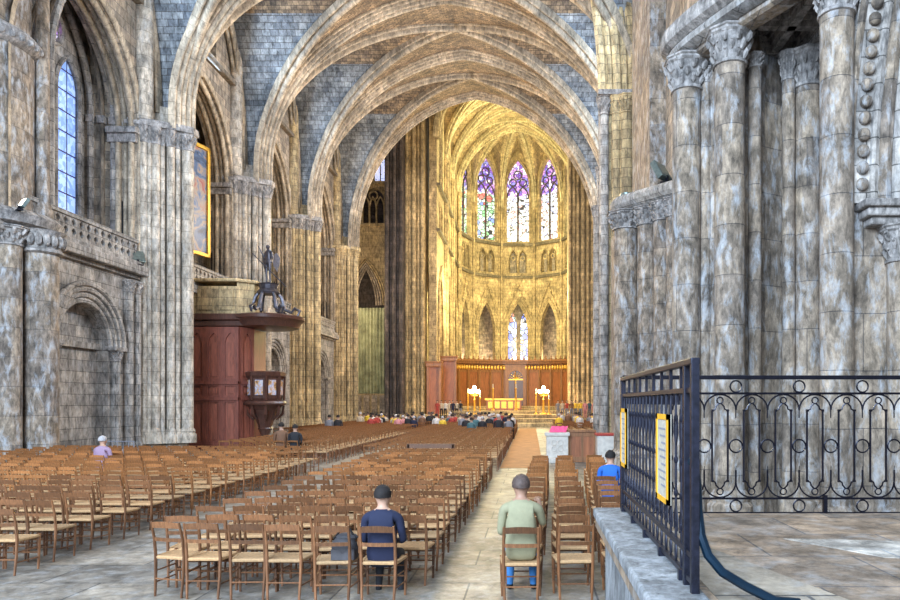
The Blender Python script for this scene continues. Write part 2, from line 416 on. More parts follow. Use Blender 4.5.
# ridge bosses
# ------------------------------------------------------------------ columns / piers
def cap_mesh(r, z0, h, cx=0, cy=0, k=1.35, leaves=8):
    mb = MB()
    mb.lathe([(r * 1.0, z0), (r * 1.14, z0 + .02 * h), (r * 1.14, z0 + .1 * h), (r * 1.0, z0 + .13 * h), (r * 1.05, z0 + .35 * h), (r * 1.18, z0 + .6 * h), (r * k, z0 + .8 * h)], cx, cy, 14)
    for lv, (rr, zz, s, w) in enumerate(((1.04, .26, .13, .17), (1.14, .48, .12, .19), (1.32, .70, .12, .2))):
        for i in range(leaves + 1):
            a = 2 * PI * (i + .5 * lv) / (leaves + 1)
            mb.tube([(cx + r * (rr - .12) * math.cos(a), cy + r * (rr - .12) * math.sin(a), z0 + (zz - s) * h), (cx + r * (rr + .06) * math.cos(a), cy + r * (rr + .06) * math.sin(a), z0 + zz * h),
                     (cx + r * (rr + .22) * math.cos(a), cy + r * (rr + .22) * math.sin(a), z0 + (zz + s * .9) * h), (cx + r * (rr + .26) * math.cos(a), cy + r * (rr + .26) * math.sin(a), z0 + (zz + s * .3) * h)], [r * w * .6, r * w, r * w * .8, r * w * .45], 5)
    q = r * (k + .02)
    mb.lathe([(q * 1.0, z0 + .8 * h), (q * 1.12, z0 + .86 * h), (q * 1.12, z0 + .92 * h), (q * 1.2, z0 + .95 * h), (q * 1.2, z0 + h)], cx, cy, 8, a0=PI / 8)
    return mb
def shaft(root, x, y, r, z0, z1, mat, caph=0, base=True, capmat=None, n=16, name='shaft'):
    mb = MB(); mb.lathe([(r, z0), (r, z1)], x, y, n); mb.build(name, mat, root, smooth=True)
    if base:
        mb = MB(); mb.lathe([(r * 1.5, z0), (r * 1.5, z0 + .35), (r * 1.25, z0 + .42), (r * 1.35, z0 + .5), (r * 1.05, z0 + .62), (r * 1.0, z0 + .64)], x, y, n); mb.build('base', mat, root, smooth=True)
    if caph: cap_mesh(r, z1, caph, x, y).build('capital', capmat or mat, root, smooth=True)
def pier(D, X0, sgn, lab, mat, capm, zc_, name='clustered_pier', wide=1.0):
    """half-diamond cluster; nose at X0, wall behind at X0 - sgn*2"""
    root = empty(name, (0, 0, 0), label=lab, cat='pier')
    ztop = zc_
    core = [(X0 - sgn * 1.95, D - .95 * wide), (X0 - sgn * 1.5, D - .78 * wide), (X0 - sgn * .45, D - .1), (X0 - sgn * .35, D + .25), (X0 - sgn * 1.5, D + 1.0 * wide), (X0 - sgn * 1.95, D + 1.15 * wide)]
    mb = MB(); mb.prism(core, 0, ztop); mb.prism([(X0 + (x - X0) * .92 - sgn * .35, D + (y - D) * .75) for x, y in core], ztop, ztop + 1.1); mb.build('core', mat, root)
    if sgn > 0:
        mb = MB(); mb.lathe([(.36, ztop + .2), (.36, ztop + 9)], X0 - 1.45, D - .95, 14); mb.build('upper_shaft', mat, root, smooth=True)
    mb = MB(); mb.prism([(X0 + sgn * .1 + (x - X0) * 1.03, D + (y - D) * 1.1) for x, y in core], 0, .5); mb.build('plinth', mat, root)
    pts = [(0.10, 0, .24), (.36, .30, .10), (.56, .50, .16), (.80, .68, .09), (1.0, .84, .16), (1.2, .97, .09), (1.4, 1.06, .15), (1.62, 1.14, .09), (1.78, 1.2, .12)]
    for d, w, r in pts:
        for q in ((-1, 1) if w else (1,)):
            if q > 0 and w > .8: continue
            shaft(root, X0 - sgn * d, D + q * w * wide, r, .5, ztop - .75, mat, .7, True, capm, 12)
    ab = [(X0 - sgn * 2.0, D - 1.42 * wide), (X0 - sgn * 1.3, D - 1.3 * wide), (X0 - sgn * .1, D - .55), (X0 + sgn * .28, D - .25), (X0 + sgn * .28, D + .25), (X0 - sgn * .1, D + .55), (X0 - sgn * 1.3, D + 1.3 * wide), (X0 - sgn * 2.0, D + 1.42 * wide)]
    mb = MB(); mb.prism(ab, ztop - .06, ztop + .1)
    mb.prism([(X0 + (x - X0) * .97, D + (y - D) * .93) for x, y in ab], ztop + .1, ztop + .22)
    mb.build('abacus', capm, root)
    return root
pier(30, -14.62, 1, 'tall clustered stone pier standing between the blind arch and the wooden pulpit stair', M['pier'], M['cap'], zcap(30))
pier(39, -14.62, 1, 'clustered stone pier rising directly behind the pulpit and its statue', M['pier'], M['cap'], zcap(39))
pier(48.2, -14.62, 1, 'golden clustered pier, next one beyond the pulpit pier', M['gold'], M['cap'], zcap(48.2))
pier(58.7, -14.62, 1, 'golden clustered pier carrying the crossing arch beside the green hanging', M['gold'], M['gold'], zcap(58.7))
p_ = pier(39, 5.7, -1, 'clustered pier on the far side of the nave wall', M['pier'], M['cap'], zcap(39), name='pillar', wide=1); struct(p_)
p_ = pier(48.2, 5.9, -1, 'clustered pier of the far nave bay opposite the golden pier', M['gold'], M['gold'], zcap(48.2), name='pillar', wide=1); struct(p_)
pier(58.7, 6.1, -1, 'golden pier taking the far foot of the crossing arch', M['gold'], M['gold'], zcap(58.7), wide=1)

# ------------------------------------------------------------------ pulpit-side wall (wall_left)
def wall_left():
    O = (0, 0, 0)
    mb = MB()
    Ys = [14.0] + PY
    low_holes = []; up_holes = []
    centers = [(a + b) / 2 for a, b in zip(PY, PY[1:])]
    # lower wall, z 0..7.9, plane X=WALLX facing +X
    hl = []
    hl.append(opening(23.8, 26.8, .02, 4.35, 5.85))
    for c in centers[1:]: hl.append(opening(c - 1.4, c + 1.4, .02, 4.0, 6.0))
    panel(mb, (WALLX, 0, 0), (0, 1, 0), (-1, 0, 0), rect(14, 0, 60, 7.9), hl, .45)
    struct(mb.build('wall_left', M['cool']))
    mb = MB(); mb.box(WALLX - 1.0, 14, 0, WALLX - .45, 60, 7.9); struct(mb.build('wall_left_recess', M['cool']))
    # upper wall with relieving arches + clerestory openings
    hu = []
    for i, (a, b) in enumerate(zip(PY, PY[1:])):
        c = (a + b) / 2; w = (b - a) / 2 - 1.25
        hu.append(opening(c - w, c + w, 8.0, zcap(c) - .1, 18.2 + (c - 34) * .07, 20))
        hu.append(opening(c - 1.5, c + 1.5, 19.9 + (c - 34) * .08, 22.0 + (c - 34) * .08, 23.4 + (c - 34) * .1, 10))
    mb = MB(); panel(mb, (WALLX, 0, 0), (0, 1, 0), (-1, 0, 0), rect(14, 7.9, 60, 30), hu, 1.1)
    struct(mb.build('wall_left_upper', M['nave']))
    # back of the recesses, with the big window of the near bay
    hb = [opening(24.4, 28.4, 9.4, 15.2, 18.0, 14)]
    mb = MB(); panel(mb, (-18.0, 0, 0), (0, 1, 0), (-1, 0, 0), rect(14, 7.9, 60, 30), hb, .5)
    struct(mb.build('wall_left_back', M['nave']))
    mb = MB(); mb.box(-18.0, 14, 7.75, WALLX + .3, 60, 7.95); mb.box(WALLX - .05, 14, 7.25, WALLX + .16, 60, 7.4); mb.box(WALLX - .05, 14, 7.4, WALLX + .4, 60, 7.78)
    struct(mb.build('trim_90', M['cool'], bevel=.04))
    for i, (a, b) in enumerate(zip(PY, PY[1:])):
        c = (a + b) / 2; w = (b - a) / 2 - 1.25; dz = (c - 34) * .08
        mb = MB()
        zs_ = zcap(c) - .1
        p = [(WALLX - .02, u, z) for u, z in arch_pts(c - w, c + w, zs_, 18.2 + (c - 34) * .07, 24)]
        pr = rolls([(-.9, .07, -.02), (-.68, .1, .1), (-.42, .08, .02), (-.15, .1, .1), (.08, .07, -.08)])
        mb.sweep([(p[0][0], p[0][1], 8)] + p + [(p[0][0], p[-1][1], 8)], pr, (1, 0, 0), (WALLX, c, 10))
        struct(mb.build('trim_%d' % (91 + i), M['rib'], smooth=True))
        mb = MB()  # imposts
        for u in (c - w, c + w):
            s_ = 1 if u < c else -1
            mb.box(WALLX - 1.1, min(u, u + s_ * .35), zs_ - .15, WALLX + .15, max(u, u + s_ * .35), zs_ + .1)
            mb.box(WALLX - 1.1, min(u, u + s_ * .22), zs_ - .5, WALLX + .08, max(u, u + s_ * .22), zs_ - .15)
        struct(mb.build('trim_%d' % (101 + i), M['cap'], bevel=.03))
        mb = MB(); mb.box(WALLX - .1, a + .8, 19.25 + dz, WALLX + .32, b - .8, 19.5 + dz); struct(mb.build('trim_%d' % (111 + i), M['rib'], bevel=.05))
        # clerestory: glazing behind, little colonnette in front
        w_ = empty('window_%d' % (11 + i)); struct(w_)
        mb = MB(); panel(mb, (WALLX - .95, 0, 0), (0, 1, 0), (-1, 0, 0), opening(c - 1.5, c + 1.5, 19.9 + dz, 22 + dz, 23.4 + dz, 10), [], .03); mb.build('pane', M['dark'], w_)
        for du in (-.5, .5):
            shaft(w_, WALLX - .25, c + du, .11, 19.9 + dz, 22.0 + dz, M['cool'], .3, True, M['cap'], 10, 'mullion')
wall_left()

def balustrade(Y0, Y1, X, z0, z1, label):
    root = empty('balustrade', (0, 0, 0), label=label, cat='balustrade', group='pierced stone balustrades along the pulpit-side gallery')
    n = max(2, round((Y1 - Y0) / .42)); st = (Y1 - Y0) / n
    hs_ = []
    for i in range(n):
        for j in range(2):
            hs_.append(quatre(Y0 + (i + .5) * st, z0 + .1 + (z1 - z0 - .2) * (.25 + .5 * j), min(st, (z1 - z0) / 2) * .31))
    mb = MB(); panel(mb, (X, 0, 0), (0, 1, 0), (-1, 0, 0), rect(Y0, z0, Y1, z1 - .08), hs_, .12); mb.build('pierced_panel', M['cool'], root)
    mb = MB(); mb.box(X - .17, Y0, z1 - .09, X + .06, Y1, z1 + .05); mb.build('coping', M['cool'], root)
for (a, b), l in zip(((21.9, 28.6), (31.4, 37.6), (40.4, 46.8), (49.6, 57.4)),
                     ('pierced stone balustrade below the tall blue window', 'pierced stone balustrade beneath the gilt-framed painting',
                      'pierced stone balustrade above and behind the pulpit statue', 'pierced stone balustrade of the golden bay before the crossing')):
    balustrade(a, b, WALLX + .12, 7.95, 8.8, l)

# near-bay window: two lancets and an oculus
def near_window():
    root = empty('window_1'); struct(root)
    X = -18.12; c = 26.4
    mb = MB(); panel(mb, (X, 0, 0), (0, 1, 0), (-1, 0, 0), opening(24.4, 28.4, 9.4, 15.2, 18.0, 14), [opening(24.75, 26.15, 9.5, 14.4, 15.7, 10), opening(26.65, 28.05, 9.5, 14.4, 15.7, 10), circ(26.4, 16.5, .62, 16)], .3)
    mb.build('tracery', M['cool'], root)
    for u0, u1 in ((24.75, 26.15), (26.65, 28.05)):
        mb = MB(); panel(mb, (X - .12, 0, 0), (0, 1, 0), (-1, 0, 0), opening(u0, u1, 9.5, 14.4, 15.7, 10), [], .03); mb.build('pane', M['g_blue'], root)
        mb = MB(); p = [(X + .02, u, z) for u, z in arch_pts(u0, u1, 14.4, 15.7, 12)]; mb.tube([(X + .02, u0, 9.5)] + p + [(X + .02, u1, 9.5)], .09, 6); mb.build('moulding', M['cool'], root, smooth=True)
    mb = MB(); panel(mb, (X - .12, 0, 0), (0, 1, 0), (-1, 0, 0), circ(26.4, 16.5, .62, 16), [], .03); mb.build('pane', M['g_purple'], root)
    mb = MB(); mb.tube([(X + .02, u, z) for u, z in circ(26.4, 16.5, .68, 20)], .09, 6, closed=True)
    for k in range(4):
        a = k * PI / 2 + PI / 4
        mb.tube([(X + .0, u, z) for u, z in circ(26.4 + .28 * math.cos(a), 16.5 + .28 * math.sin(a), .26, 12)], .035, 5, closed=True)
    mb.build('oculus', M['cool'], root, smooth=True)
    # splayed jamb: nested shafts and arch rolls stepping out to the wall face
    for k in range(5):
        f = k / 4; Xk = -17.9 + 1.55 * f; w = 2.05 + .55 * f; r = .13 if k % 2 == 0 else .09
        mb = MB(); p = [(Xk, u, z) for u, z in arch_pts(c - w, c + w, 13.9, 17.9 + .5 * f, 20)]
        mb.tube([(Xk, c - w, 8.0)] + p + [(Xk, c + w, 8.0)], r, 7); mb.build('moulding', M['rib' if k % 2 else 'cool'], root, smooth=True)
        mb = MB(); mb.box(Xk - .14, c + w - .14, 13.6, Xk + .14, c + w + .14, 13.9); mb.build('capital', M['cap'], root)
    mb = MB()
    mb.add([(-17.95, c + 2.1, 8), (-16.3, c + 2.8, 8), (-16.3, c + 2.8, 17), (-17.95, c + 2.1, 17)], [(0, 1, 2, 3)])
    mb.build('splay', M['nave'], root)
near_window()

def blind_arch(c, r0, zs_, k0, mat, lab):
    root = empty('blind_arch', (WALLX, c, 0), label=lab, cat='arch')
    for j in range(4):
        r = r0 + .05 + j * .2; X = .05 + .06 * j
        mb = MB(); mb.tube([(X, -r * math.cos(PI * i / 24), zs_ + r * math.sin(PI * i / 24)) for i in range(25)], .1, 7); mb.build('archivolt', mat, root, smooth=True)
    for s_ in (-1, 1):
        shaft(root, .12, s_ * (r0 + .3), .17, 0, zs_ - .55, mat, .42, True, M['cap'])
        mb = MB(); mb.box(-.1, s_ * (r0 + .35) - .42, zs_ - .15, .32, s_ * (r0 + .35) + .42, zs_ + .02); mb.build('impost', M['cap'], root, bevel=.03)
    mb = MB(); mb.box(-.44, -r0, zs_ - .12, -.3, r0, zs_ + .1); mb.build('string_course', mat, root)
    return root
blind_arch(25.3, 1.5, 4.35, 0, M['cool'], 'round blind arch filled with masonry beside the big grey column')
for i, c in enumerate([(a + b) / 2 for a, b in zip(PY, PY[1:])][1:]):
    if i: blind_arch(c, 1.4, 4.2, 0, M['cool'], ['moulded blind arch in the wall beyond the panelled stair', 'moulded blind arch in the wall between the two piers after the pulpit', 'moulded blind arch in the last bay before the crossing'][i])
for Y_, l in ((27.95, 'slim stone half-shaft close beside the blind arch'), (28.5, 'slim stone half-shaft at the foot of the tall pier')):
    t_ = empty('wall_shaft', (0, 0, 0), label=l, cat='column'); shaft(t_, WALLX + .12, Y_, .19, 0, 6.6, M['cool'], .5, True, M['cap'])

# big romanesque column cluster at the picture edge
t_ = empty('stone_column', (0, 0, 0), label='stout grey stone column with a frieze capital beside the blind arch', cat='column')
shaft(t_, -15.62, 22.3, .5, 0, 6.95, M['coolcol'], .0, True, M['cap'], 28)
mb = MB(); mb.lathe([(.54, 6.9), (.62, 6.95), (.62, 7.02), (.56, 7.06), (.6, 7.5), (.7, 7.62)], -15.62, 22.3, 28)
for i in range(18): a = 2 * PI * i / 18; mb.sphere((-15.62 + .62 * math.cos(a), 22.3 + .62 * math.sin(a), 7.3), (.11, .11, .2), 6, 5)
mb.build('capital', M['cap'], t_, smooth=True)
t_ = empty('stone_column', (0, 0, 0), label='slimmer grey column beside the stout frieze-capital column, at the picture edge', cat='column'); shaft(t_, -15.98, 21.45, .33, 0, 7.0, M['coolcol'], .6, True, M['cap'], 22)
t_ = empty('engaged_column', (0, 0, 0), label='huge cylindrical pier rising above the frieze capitals by the blue window', cat='column')
mb = MB(); mb.lathe([(1.6, 8.0), (1.6, 13.3)], -17.6, 22.1, 40); mb.build('shaft', M['coolcol'], t_, smooth=True)
mb = MB(); mb.lathe([(1.6, 13.3), (1.8, 13.45), (1.83, 13.7), (1.7, 13.85), (1.57, 13.95)], -17.6, 22.1, 40)
for i in range(36): a = 2 * PI * i / 36; mb.sphere((-17.6 + 1.78 * math.cos(a), 22.1 + 1.78 * math.sin(a), 13.55), .12, 6, 5)
mb.build('ring', M['cap'], t_, smooth=True)
mb = MB(); mb.lathe([(1.5, 13.95), (1.5, 24)], -17.6, 22.1, 40); mb.build('shaft', M['coolcol'], t_, smooth=True)
mb = MB(); mb.lathe([(1.75, 7.6), (2.05, 7.7), (2.15, 7.95), (2.0, 8.1), (1.75, 8.15)], -17.3, 22.1, 40); mb.box(-19.2, 20.2, 7.5, -16.2, 23.6, 7.7); mb.build('cornice', M['cap'], t_, smooth=True)
mb = MB(); mb.box(-19, 22.8, 0, -16.3, 23.2, 7.6); mb.build('core', M['cool'], t_)
t_ = empty('pilaster', (0, 0, 0), label='plain tall shaft between the huge cylinder and the blue window', cat='column')
shaft(t_, -16.05, 23.0, .2, 8.15, 26, M['coolcol'], 0, True)

# floodlight fixtures
def flood(x, y, z, rx, rz, label, s=1.0):
    r = empty('floodlight', (x, y, z), rz, label, 'floodlight')
    mb = MB(); mb.box(-.28 * s, -.09 * s, .12 * s, .28 * s, .06 * s, .6 * s); o = mb.build('housing', M['fixture'], r, bevel=.02); o.rotation_euler = (rx, 0, 0)
    mb = MB(); mb.box(-.23 * s, -.1 * s, .17 * s, .23 * s, -.092 * s, .55 * s); o = mb.build('lens', M['lens'] if s < .9 else M['fixture'], r); o.rotation_euler = (rx, 0, 0)
    mb = MB(); mb.box(-.04, -.04, 0, .04, .04, .2 * s); mb.box(-.18 * s, -.1 * s, -.0, .18 * s, .1 * s, .03); mb.build('bracket', M['iron'], r)
flood(-15.35, 22.0 - 1.0, 7.98, -.5, -.6, 'small glowing floodlight on the ledge above the stout column', .7)
flood(-15.95, 29.0 - .6, 7.8, -.5, .9, 'square floodlight on the gallery ledge at the tall pier', 1.1)

# ------------------------------------------------------------------ big painting
r = empty('painting', (-17.3, 36.6, 10.2), label='tall painting in a gilt frame hanging high between two piers', cat='painting')
ang = math.radians(28)
def pl(u0, z0, u1, z1, y0, y1, mb, mi=0):
    mb.box(u0, y0, z0, u1, y1, z1, mi)
mb = MB(); mb.box(-1.05, -.02, 0, 1.05, .06, 5.5); o = mb.build('canvas', None or M['bronze'], r)
m_, t_n, b_ = nt('dark_figure_painting'); tc = N(t_n, 'ShaderNodeTexCoord'); n_ = noise(t_n, tc.outputs['Object'], 1.1, 4, .6, 1.5)
t_n.links.new(ramp(t_n, n_, [(.3, (.02, .03, .06)), (.45, (.08, .13, .25)), (.56, (.35, .26, .18)), (.66, (.35, .06, .04)), (.8, (.5, .45, .4))]), b_.inputs['Base Color']); b_.inputs['Roughness'].default_value = .35
o.data.materials[0] = m_
mb = MB()
for a in ((-1.2, -.12, -.15, -1.0, .1, 5.65), (1.0, -.12, -.15, 1.2, .1, 5.65), (-1.2, -.12, -.15, 1.2, .1, .05), (-1.2, -.12, 5.45, 1.2, .1, 5.65)): mb.box(*a)
mb.build('frame', M['gilt'], r, bevel=.03)
r.rotation_euler = (0, 0, math.radians(76)); r.location = (-17.35, 35.9, 10.0)
# gallery doorways: flat black panels painting the dark inside them
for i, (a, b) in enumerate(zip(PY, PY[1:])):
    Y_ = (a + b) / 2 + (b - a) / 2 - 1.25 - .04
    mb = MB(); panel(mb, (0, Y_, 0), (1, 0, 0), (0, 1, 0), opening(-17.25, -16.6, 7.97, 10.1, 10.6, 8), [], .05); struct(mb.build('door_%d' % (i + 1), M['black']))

# ------------------------------------------------------------------ floor
mb = MB(); mb.box(-40, -12, -.3, 30, 76, 0); o = mb.build('floor', M['floor']); struct(o)
mb = MB(); mb.box(-1.05, 23.6, 0, .42, 62, .012); o = mb.build('carpet_runner', M['carpet']); tag(o, 'orange-brown carpet strip running up the aisle beside the pink-draped pedestal', 'carpet')

# ------------------------------------------------------------------ right-hand structure of columns
RC = M['coolcol']
def rcol(x, y, r, z1, caph, lab, z0=0, mat=RC, n=26):
    t = empty('stone_column', (0, 0, 0), label=lab, cat='column'); shaft(t, x, y, r, z0, z1, mat, caph, True, M['cap'], n); return t
rcol(3.07, 13.8, .28, 8.3, .65, 'grey column with leafy capital, first under the sweeping cornice')
rcol(3.42, 13.75, .115, 8.45, .3, 'thin shaft squeezed between the two leafy-capital columns under the cornice')
rcol(3.62, 12.75, .27, 8.3, .65, 'thick grey column whose leafy capital meets the sweeping cornice moulding')
rcol(4.22, 13.2, .12, 8.5, .25, 'thin dark shaft beside the bare brown wall strip')
rcol(4.93, 13.4, .12, 8.35, .55, 'thin pale shaft between the brown wall strip and a thick column')
rcol(5.30, 13.4, .24, 8.2, .7, 'bluish column with leafy capital, recessed behind the tallest grey one')
rcol(4.76, 10.9, .25, 8.2, .65, 'tallest bluish-grey column standing next to the beaded arch')
# backing walls
mb = MB()
mb.prism([(3.25, 14.4), (3.3, 13.9), (3.9, 13.15), (4.1, 13.4), (5.0, 13.9), (5.6, 13.7), (5.05, 11.2), (5.0, 10.95), (9.5, 10.95), (9.5, 16), (3.25, 16)], 0, 9.4)
struct(mb.build('wall_right', M['coolcol']))
mb = MB(); mb.box(4.6, 10.95, 9.4, 9.5, 30, 30); struct(mb.build('wall_right_upper', M['nave']))
# sweeping cornice
CP = [(3.6, 14.7), (3.0, 14.65), (2.66, 14.4), (2.62, 13.9), (2.82, 13.3), (3.05, 12.8), (3.4, 12.1), (3.9, 11.2), (4.3, 10.5), (4.7, 9.9)]
def offs(path, d):
    out = []
    for i, p in enumerate(path):
        a = path[max(0, i - 1)]; b = path[min(len(path) - 1, i + 1)]; tx, ty = b[0] - a[0], b[1] - a[1]; l = math.hypot(tx, ty)
        out.append((p[0] - ty / l * -d * -1, p[1] + tx / l * -d * -1) if False else (p[0] - (ty / l) * d * -1 * -1, p[1] + (tx / l) * d))
    return out
r = empty('sweeping_cornice', (0, 0, 0), label='heavy curved stone cornice sweeping over the leafy capitals', cat='cornice')
def ribbon(path, prof, mat, nm):   # prof: (inward offset, z)
    mb = MB(); v = []; f = []; n = len(prof)
    for i, p in enumerate(path):
        a = path[max(0, i - 1)]; b = path[min(len(path) - 1, i + 1)]; tx, ty = b[0] - a[0], b[1] - a[1]; l = math.hypot(tx, ty)
        nx, ny = -ty / l, tx / l      # points to +x side for a path running towards the viewer
        for d, z in prof: v.append((p[0] + nx * d, p[1] + ny * d, z))
    for i in range(len(path) - 1):
        for k in range(n):
            f.append((i * n + k, i * n + (k + 1) % n, (i + 1) * n + (k + 1) % n, (i + 1) * n + k))
    f.append(tuple(range(n))); f.append(tuple((len(path) - 1) * n + k for k in range(n)))
    mb.add(v, f); return mb.build(nm, mat, r, smooth=False)
def smooth_path(p, k=3):
    for _ in range(k):
        q = [p[0]]
        for a, b in zip(p, p[1:]):
            q += [(a[0] * .75 + b[0] * .25, a[1] * .75 + b[1] * .25), (a[0] * .25 + b[0] * .75, a[1] * .25 + b[1] * .75)]
        p = q + [p[-1]]
    return p
CS = smooth_path(CP, 2)
ribbon(CS, [(0, 9.28), (-.02, 9.34), (0, 9.55), (.12, 9.62), (.6, 9.62), (.6, 9.2), (.12, 9.2)], M['cap'], 'top_moulding')
ribbon(CS, [(.12, 9.05), (.1, 9.12), (.14, 9.2), (.62, 9.2), (.62, 8.97), (.3, 8.97), (.22, 9.0)], M['cool'], 'lower_moulding')
ribbon(CS, [(.34, 8.9), (.34, 8.98), (.7, 8.98), (.7, 8.86), (.42, 8.86)], M['coolcol'], 'abacus_band')
mb = MB(); mb.prism([(3.2, 14.4), (3.5, 12.6), (4.4, 11.0), (9, 10.9), (9, 15), (3.2, 15)], 9.42, 9.75); mb.build('soffit', M['coolcol'], r)
def beam(x0, y0, x1, y1, w, zt, steps=4):
    a = Vector((x0, y0, 0)); b = Vector((x1, y1, 0)); U = (b - a).normalized(); Nn = Vector((-U.y, U.x, 0)); c = (a + b) / 2
    mb = MB()
    for k in range(steps):
        mb.obox((c.x, c.y, zt - .05 - .1 * k), U * ((b - a).length / 2), Nn * (w / 2 * (1 - .21 * k)), (0, 0, .052))
    mb.build('soffit_beam', M['cap'], r)
beam(4.05, 10.6, 4.05, 13.5, .5, 9.42); beam(4.75, 10.2, 4.75, 13.6, .44, 9.42); beam(3.3, 13.75, 5.6, 13.75, .44, 9.42); beam(3.7, 12.75, 5.4, 12.75, .44, 9.42); beam(4.7, 11.3, 5.6, 11.3, .4, 9.42); beam(5.3, 11.2, 5.3, 13.6, .4, 9.3)
beam(3.45, 12.9, 3.45, 13.9, .4, 9.35)

# beaded blind arch on the near wall face, X>5
r = empty('beaded_arch', (0, 0, 0), label='blind arch edged with a row of stone beads, at the picture edge', cat='arch')
AX, AZ, AR, AY = 25.1, 5.3, 19.98, 10.9
def arcp(R, n=26, a1=.36): return [(AX - R * math.cos(a1 * i / n), AZ + R * math.sin(a1 * i / n)) for i in range(n + 1)]
for k, (R, rr, dy) in enumerate(((20.17, .07, -.02), (19.8, .07, -.04), (19.62, .12, .0), (19.42, .1, -.02), (19.22, .14, .0), (19.0, .1, -.02), (18.8, .14, .0))):
    mb = MB(); mb.tube([(x, AY + dy, z) for x, z in arcp(R)], rr, 8); mb.build('archivolt', M['cool' if k % 2 else 'coolcol'], r, smooth=True)
pts = arcp(AR, 28)
for x, z in pts[1:]:
    mb = MB(); mb.sphere((x, AY - .08, z + .02), (.1, .09, .105), 8, 6); mb.build('bead', M['coolcol'], r, smooth=True)
mb = MB()
o_, i_ = arcp(20.25), arcp(19.7)
v = [(x, AY - .05, z) for x, z in o_] + [(x, AY - .05, z) for x, z in i_]; n_ = len(o_)
mb.add(v, [(i, i + 1, n_ + i + 1, n_ + i) for i in range(n_ - 1)]); mb.build('face', M['cool'], r)
mb = MB(); mb.box(5.05, 10.55, 5.18, 7, 11, 5.3); mb.box(5.12, 10.62, 5.05, 7, 11, 5.18); mb.box(5.2, 10.7, 4.93, 7, 11, 5.05); mb.build('impost', M['cap'], r, bevel=.03)
t_ = rcol(5.72, 10.8, .21, 4.35, .58, 'bluish column carrying the beaded arch, under its moulded impost')

# lower half-column group and plain pier behind
for i, (px, Y_, rr) in enumerate(((626, 24, .42), (647, 23.4, .32), (662, 22.8, .28), (674, 22.3, .25))):
    rcol(WX(px, Y_), Y_, rr, 8.1, .6, ['thick half-column, outermost of the low group beneath the sloping ledge', 'second half-column in from the outer end of the low group', 'third half-column of the low group beneath the sloping ledge', 'innermost half-column of the low group, half hidden by a nearer column'][i])
r = empty('stone_ledge', (0, 0, 0), label='moulded stone ledge capping the low half-column group', cat='ledge')
LP_ = [(2.85, 25.2), (2.75, 24.4), (2.85, 23.9), (3.2, 23.4), (3.9, 22.6), (4.6, 21.8)]
ribbon(smooth_path(LP_, 2), [(0, 8.95), (-.02, 9.1), (.05, 9.22), (1.3, 9.22), (1.3, 8.68), (.3, 8.68), (.12, 8.8)], M['cool'], 'moulding')
mb = MB(); mb.prism([(3.2, 24.3), (4.6, 22.6), (6, 22.6), (6, 28), (3.2, 28)], 0, 8.7); struct(mb.build('wall_right_low', M['coolcol']))
mb = MB(); mb.box(4.05, 23.9, 8.7, 6.5, 28, 30); struct(mb.build('wall_right_pier', M['coolcol']))
flood(WX(667, 22.5), 22.5, 9.25, -.5, .9, 'tilted floodlight standing on the ledge of the low column group', 1.3)
mb = MB(); mb.lathe([(.22, 9.22), (.22, 9.3), (.12, 9.34)], WX(626, 23.9), 23.8, 16); o = mb.build('speaker_disc', M['fixture']); tag(o, 'small dark round fixture lying on the stone ledge', 'fixture')
# golden cluster
r = empty('clustered_pier', (0, 0, 0), label='sunlit golden cluster of shafts rising above the sloping ledge', cat='pier')
for px, rr in ((604, .2), (616, .21), (626, .3), (637, .13), (644, .13), (650, .16)):
    shaft(r, WX(px, 29.5), 29.5 - (px - 600) * .004, rr, 0, 14.3, M['gold'] if px > 608 else M['cool'], .75, True, M['gold'] if px > 608 else M['cap'], 14)
mb = MB(); mb.box(3.2, 29.6, 0, 6.5, 31.2, 26); mb.build('core', M['gold'], r)
mb = MB(); mb.box(2.8, 29.1, 15.05, 6, 30, 15.25); mb.build('abacus', M['cap'], r)
for k in range(7):
    mb = MB(); x0 = 3.0 + k * .32
    mb.tube([(x0, 29.45, 15.2)] + [(x0 - .55 * (j / 10) ** 1.8 * (1.6 - k * .12), 29.45, 15.2 + j * .7) for j in range(1, 13)], .14 if k % 2 else .2, 7); mb.build('rib_springer', M['gold'], r, smooth=True)
r = empty('wall_shaft', (0, 0, 0), label='thin grey shaft with two small capitals at the edge of the crossing arch', cat='column')
shaft(r, WX(597, 31), 31, .17, 0, 10.4, M['cool'], .5, True, M['cap']); shaft(r, WX(600, 31.2), 31.2, .14, 10.9, 12.3, M['cool'], .4, False, M['cap']); shaft(r, WX(602, 31.2), 31.2, .16, 12.7, 20, M['cool'], 0, False)
# right nave wall with clerestory windows (mostly hidden)
mb = MB(); hh = [opening((a + b) / 2 - 1.6, (a + b) / 2 + 1.6, 17, 21, 23, 8) for a, b in ((30, 39), (39, 48.2), (48.2, 58.7))]
panel(mb, (7.6, 0, 0), (0, 1, 0), (1, 0, 0), rect(28, 0, 60, 30), hh, .8); struct(mb.build('wall_right_nave', M['nave']))

# ------------------------------------------------------------------ platform, rails
mb = MB(); mb.box(.62, -4, 1.0, 9.5, 6.75, 1.15)
struct(mb.build('floor_platform', M['plat'], bevel=.015))
mb = MB(); mb.box(.70, -4, 0, 9.4, 6.6, 1.0); struct(mb.build('floor_platform_base', M['ledge']))
mb = MB(); mb.box(.6, -4, 1.10, .93, 6.78, 1.19); struct(mb.build('trim_130', M['ledge'], bevel=.02))
mb = MB(); mb.prism([(1.95, 5.4), (3.2, 5.25), (4.0, 5.0), (3.9, 4.4), (2.4, 4.75)], 1.148, 1.156); struct(mb.build('floor_slab', M['slab']))
mb = MB(); mb.prism([(1.0, 5.3), (1.25, 5.2), (1.9, 3.0), (1.0, 3.0)], 1.148, 1.155); struct(mb.build('floor_slab_dark', M['floor']))

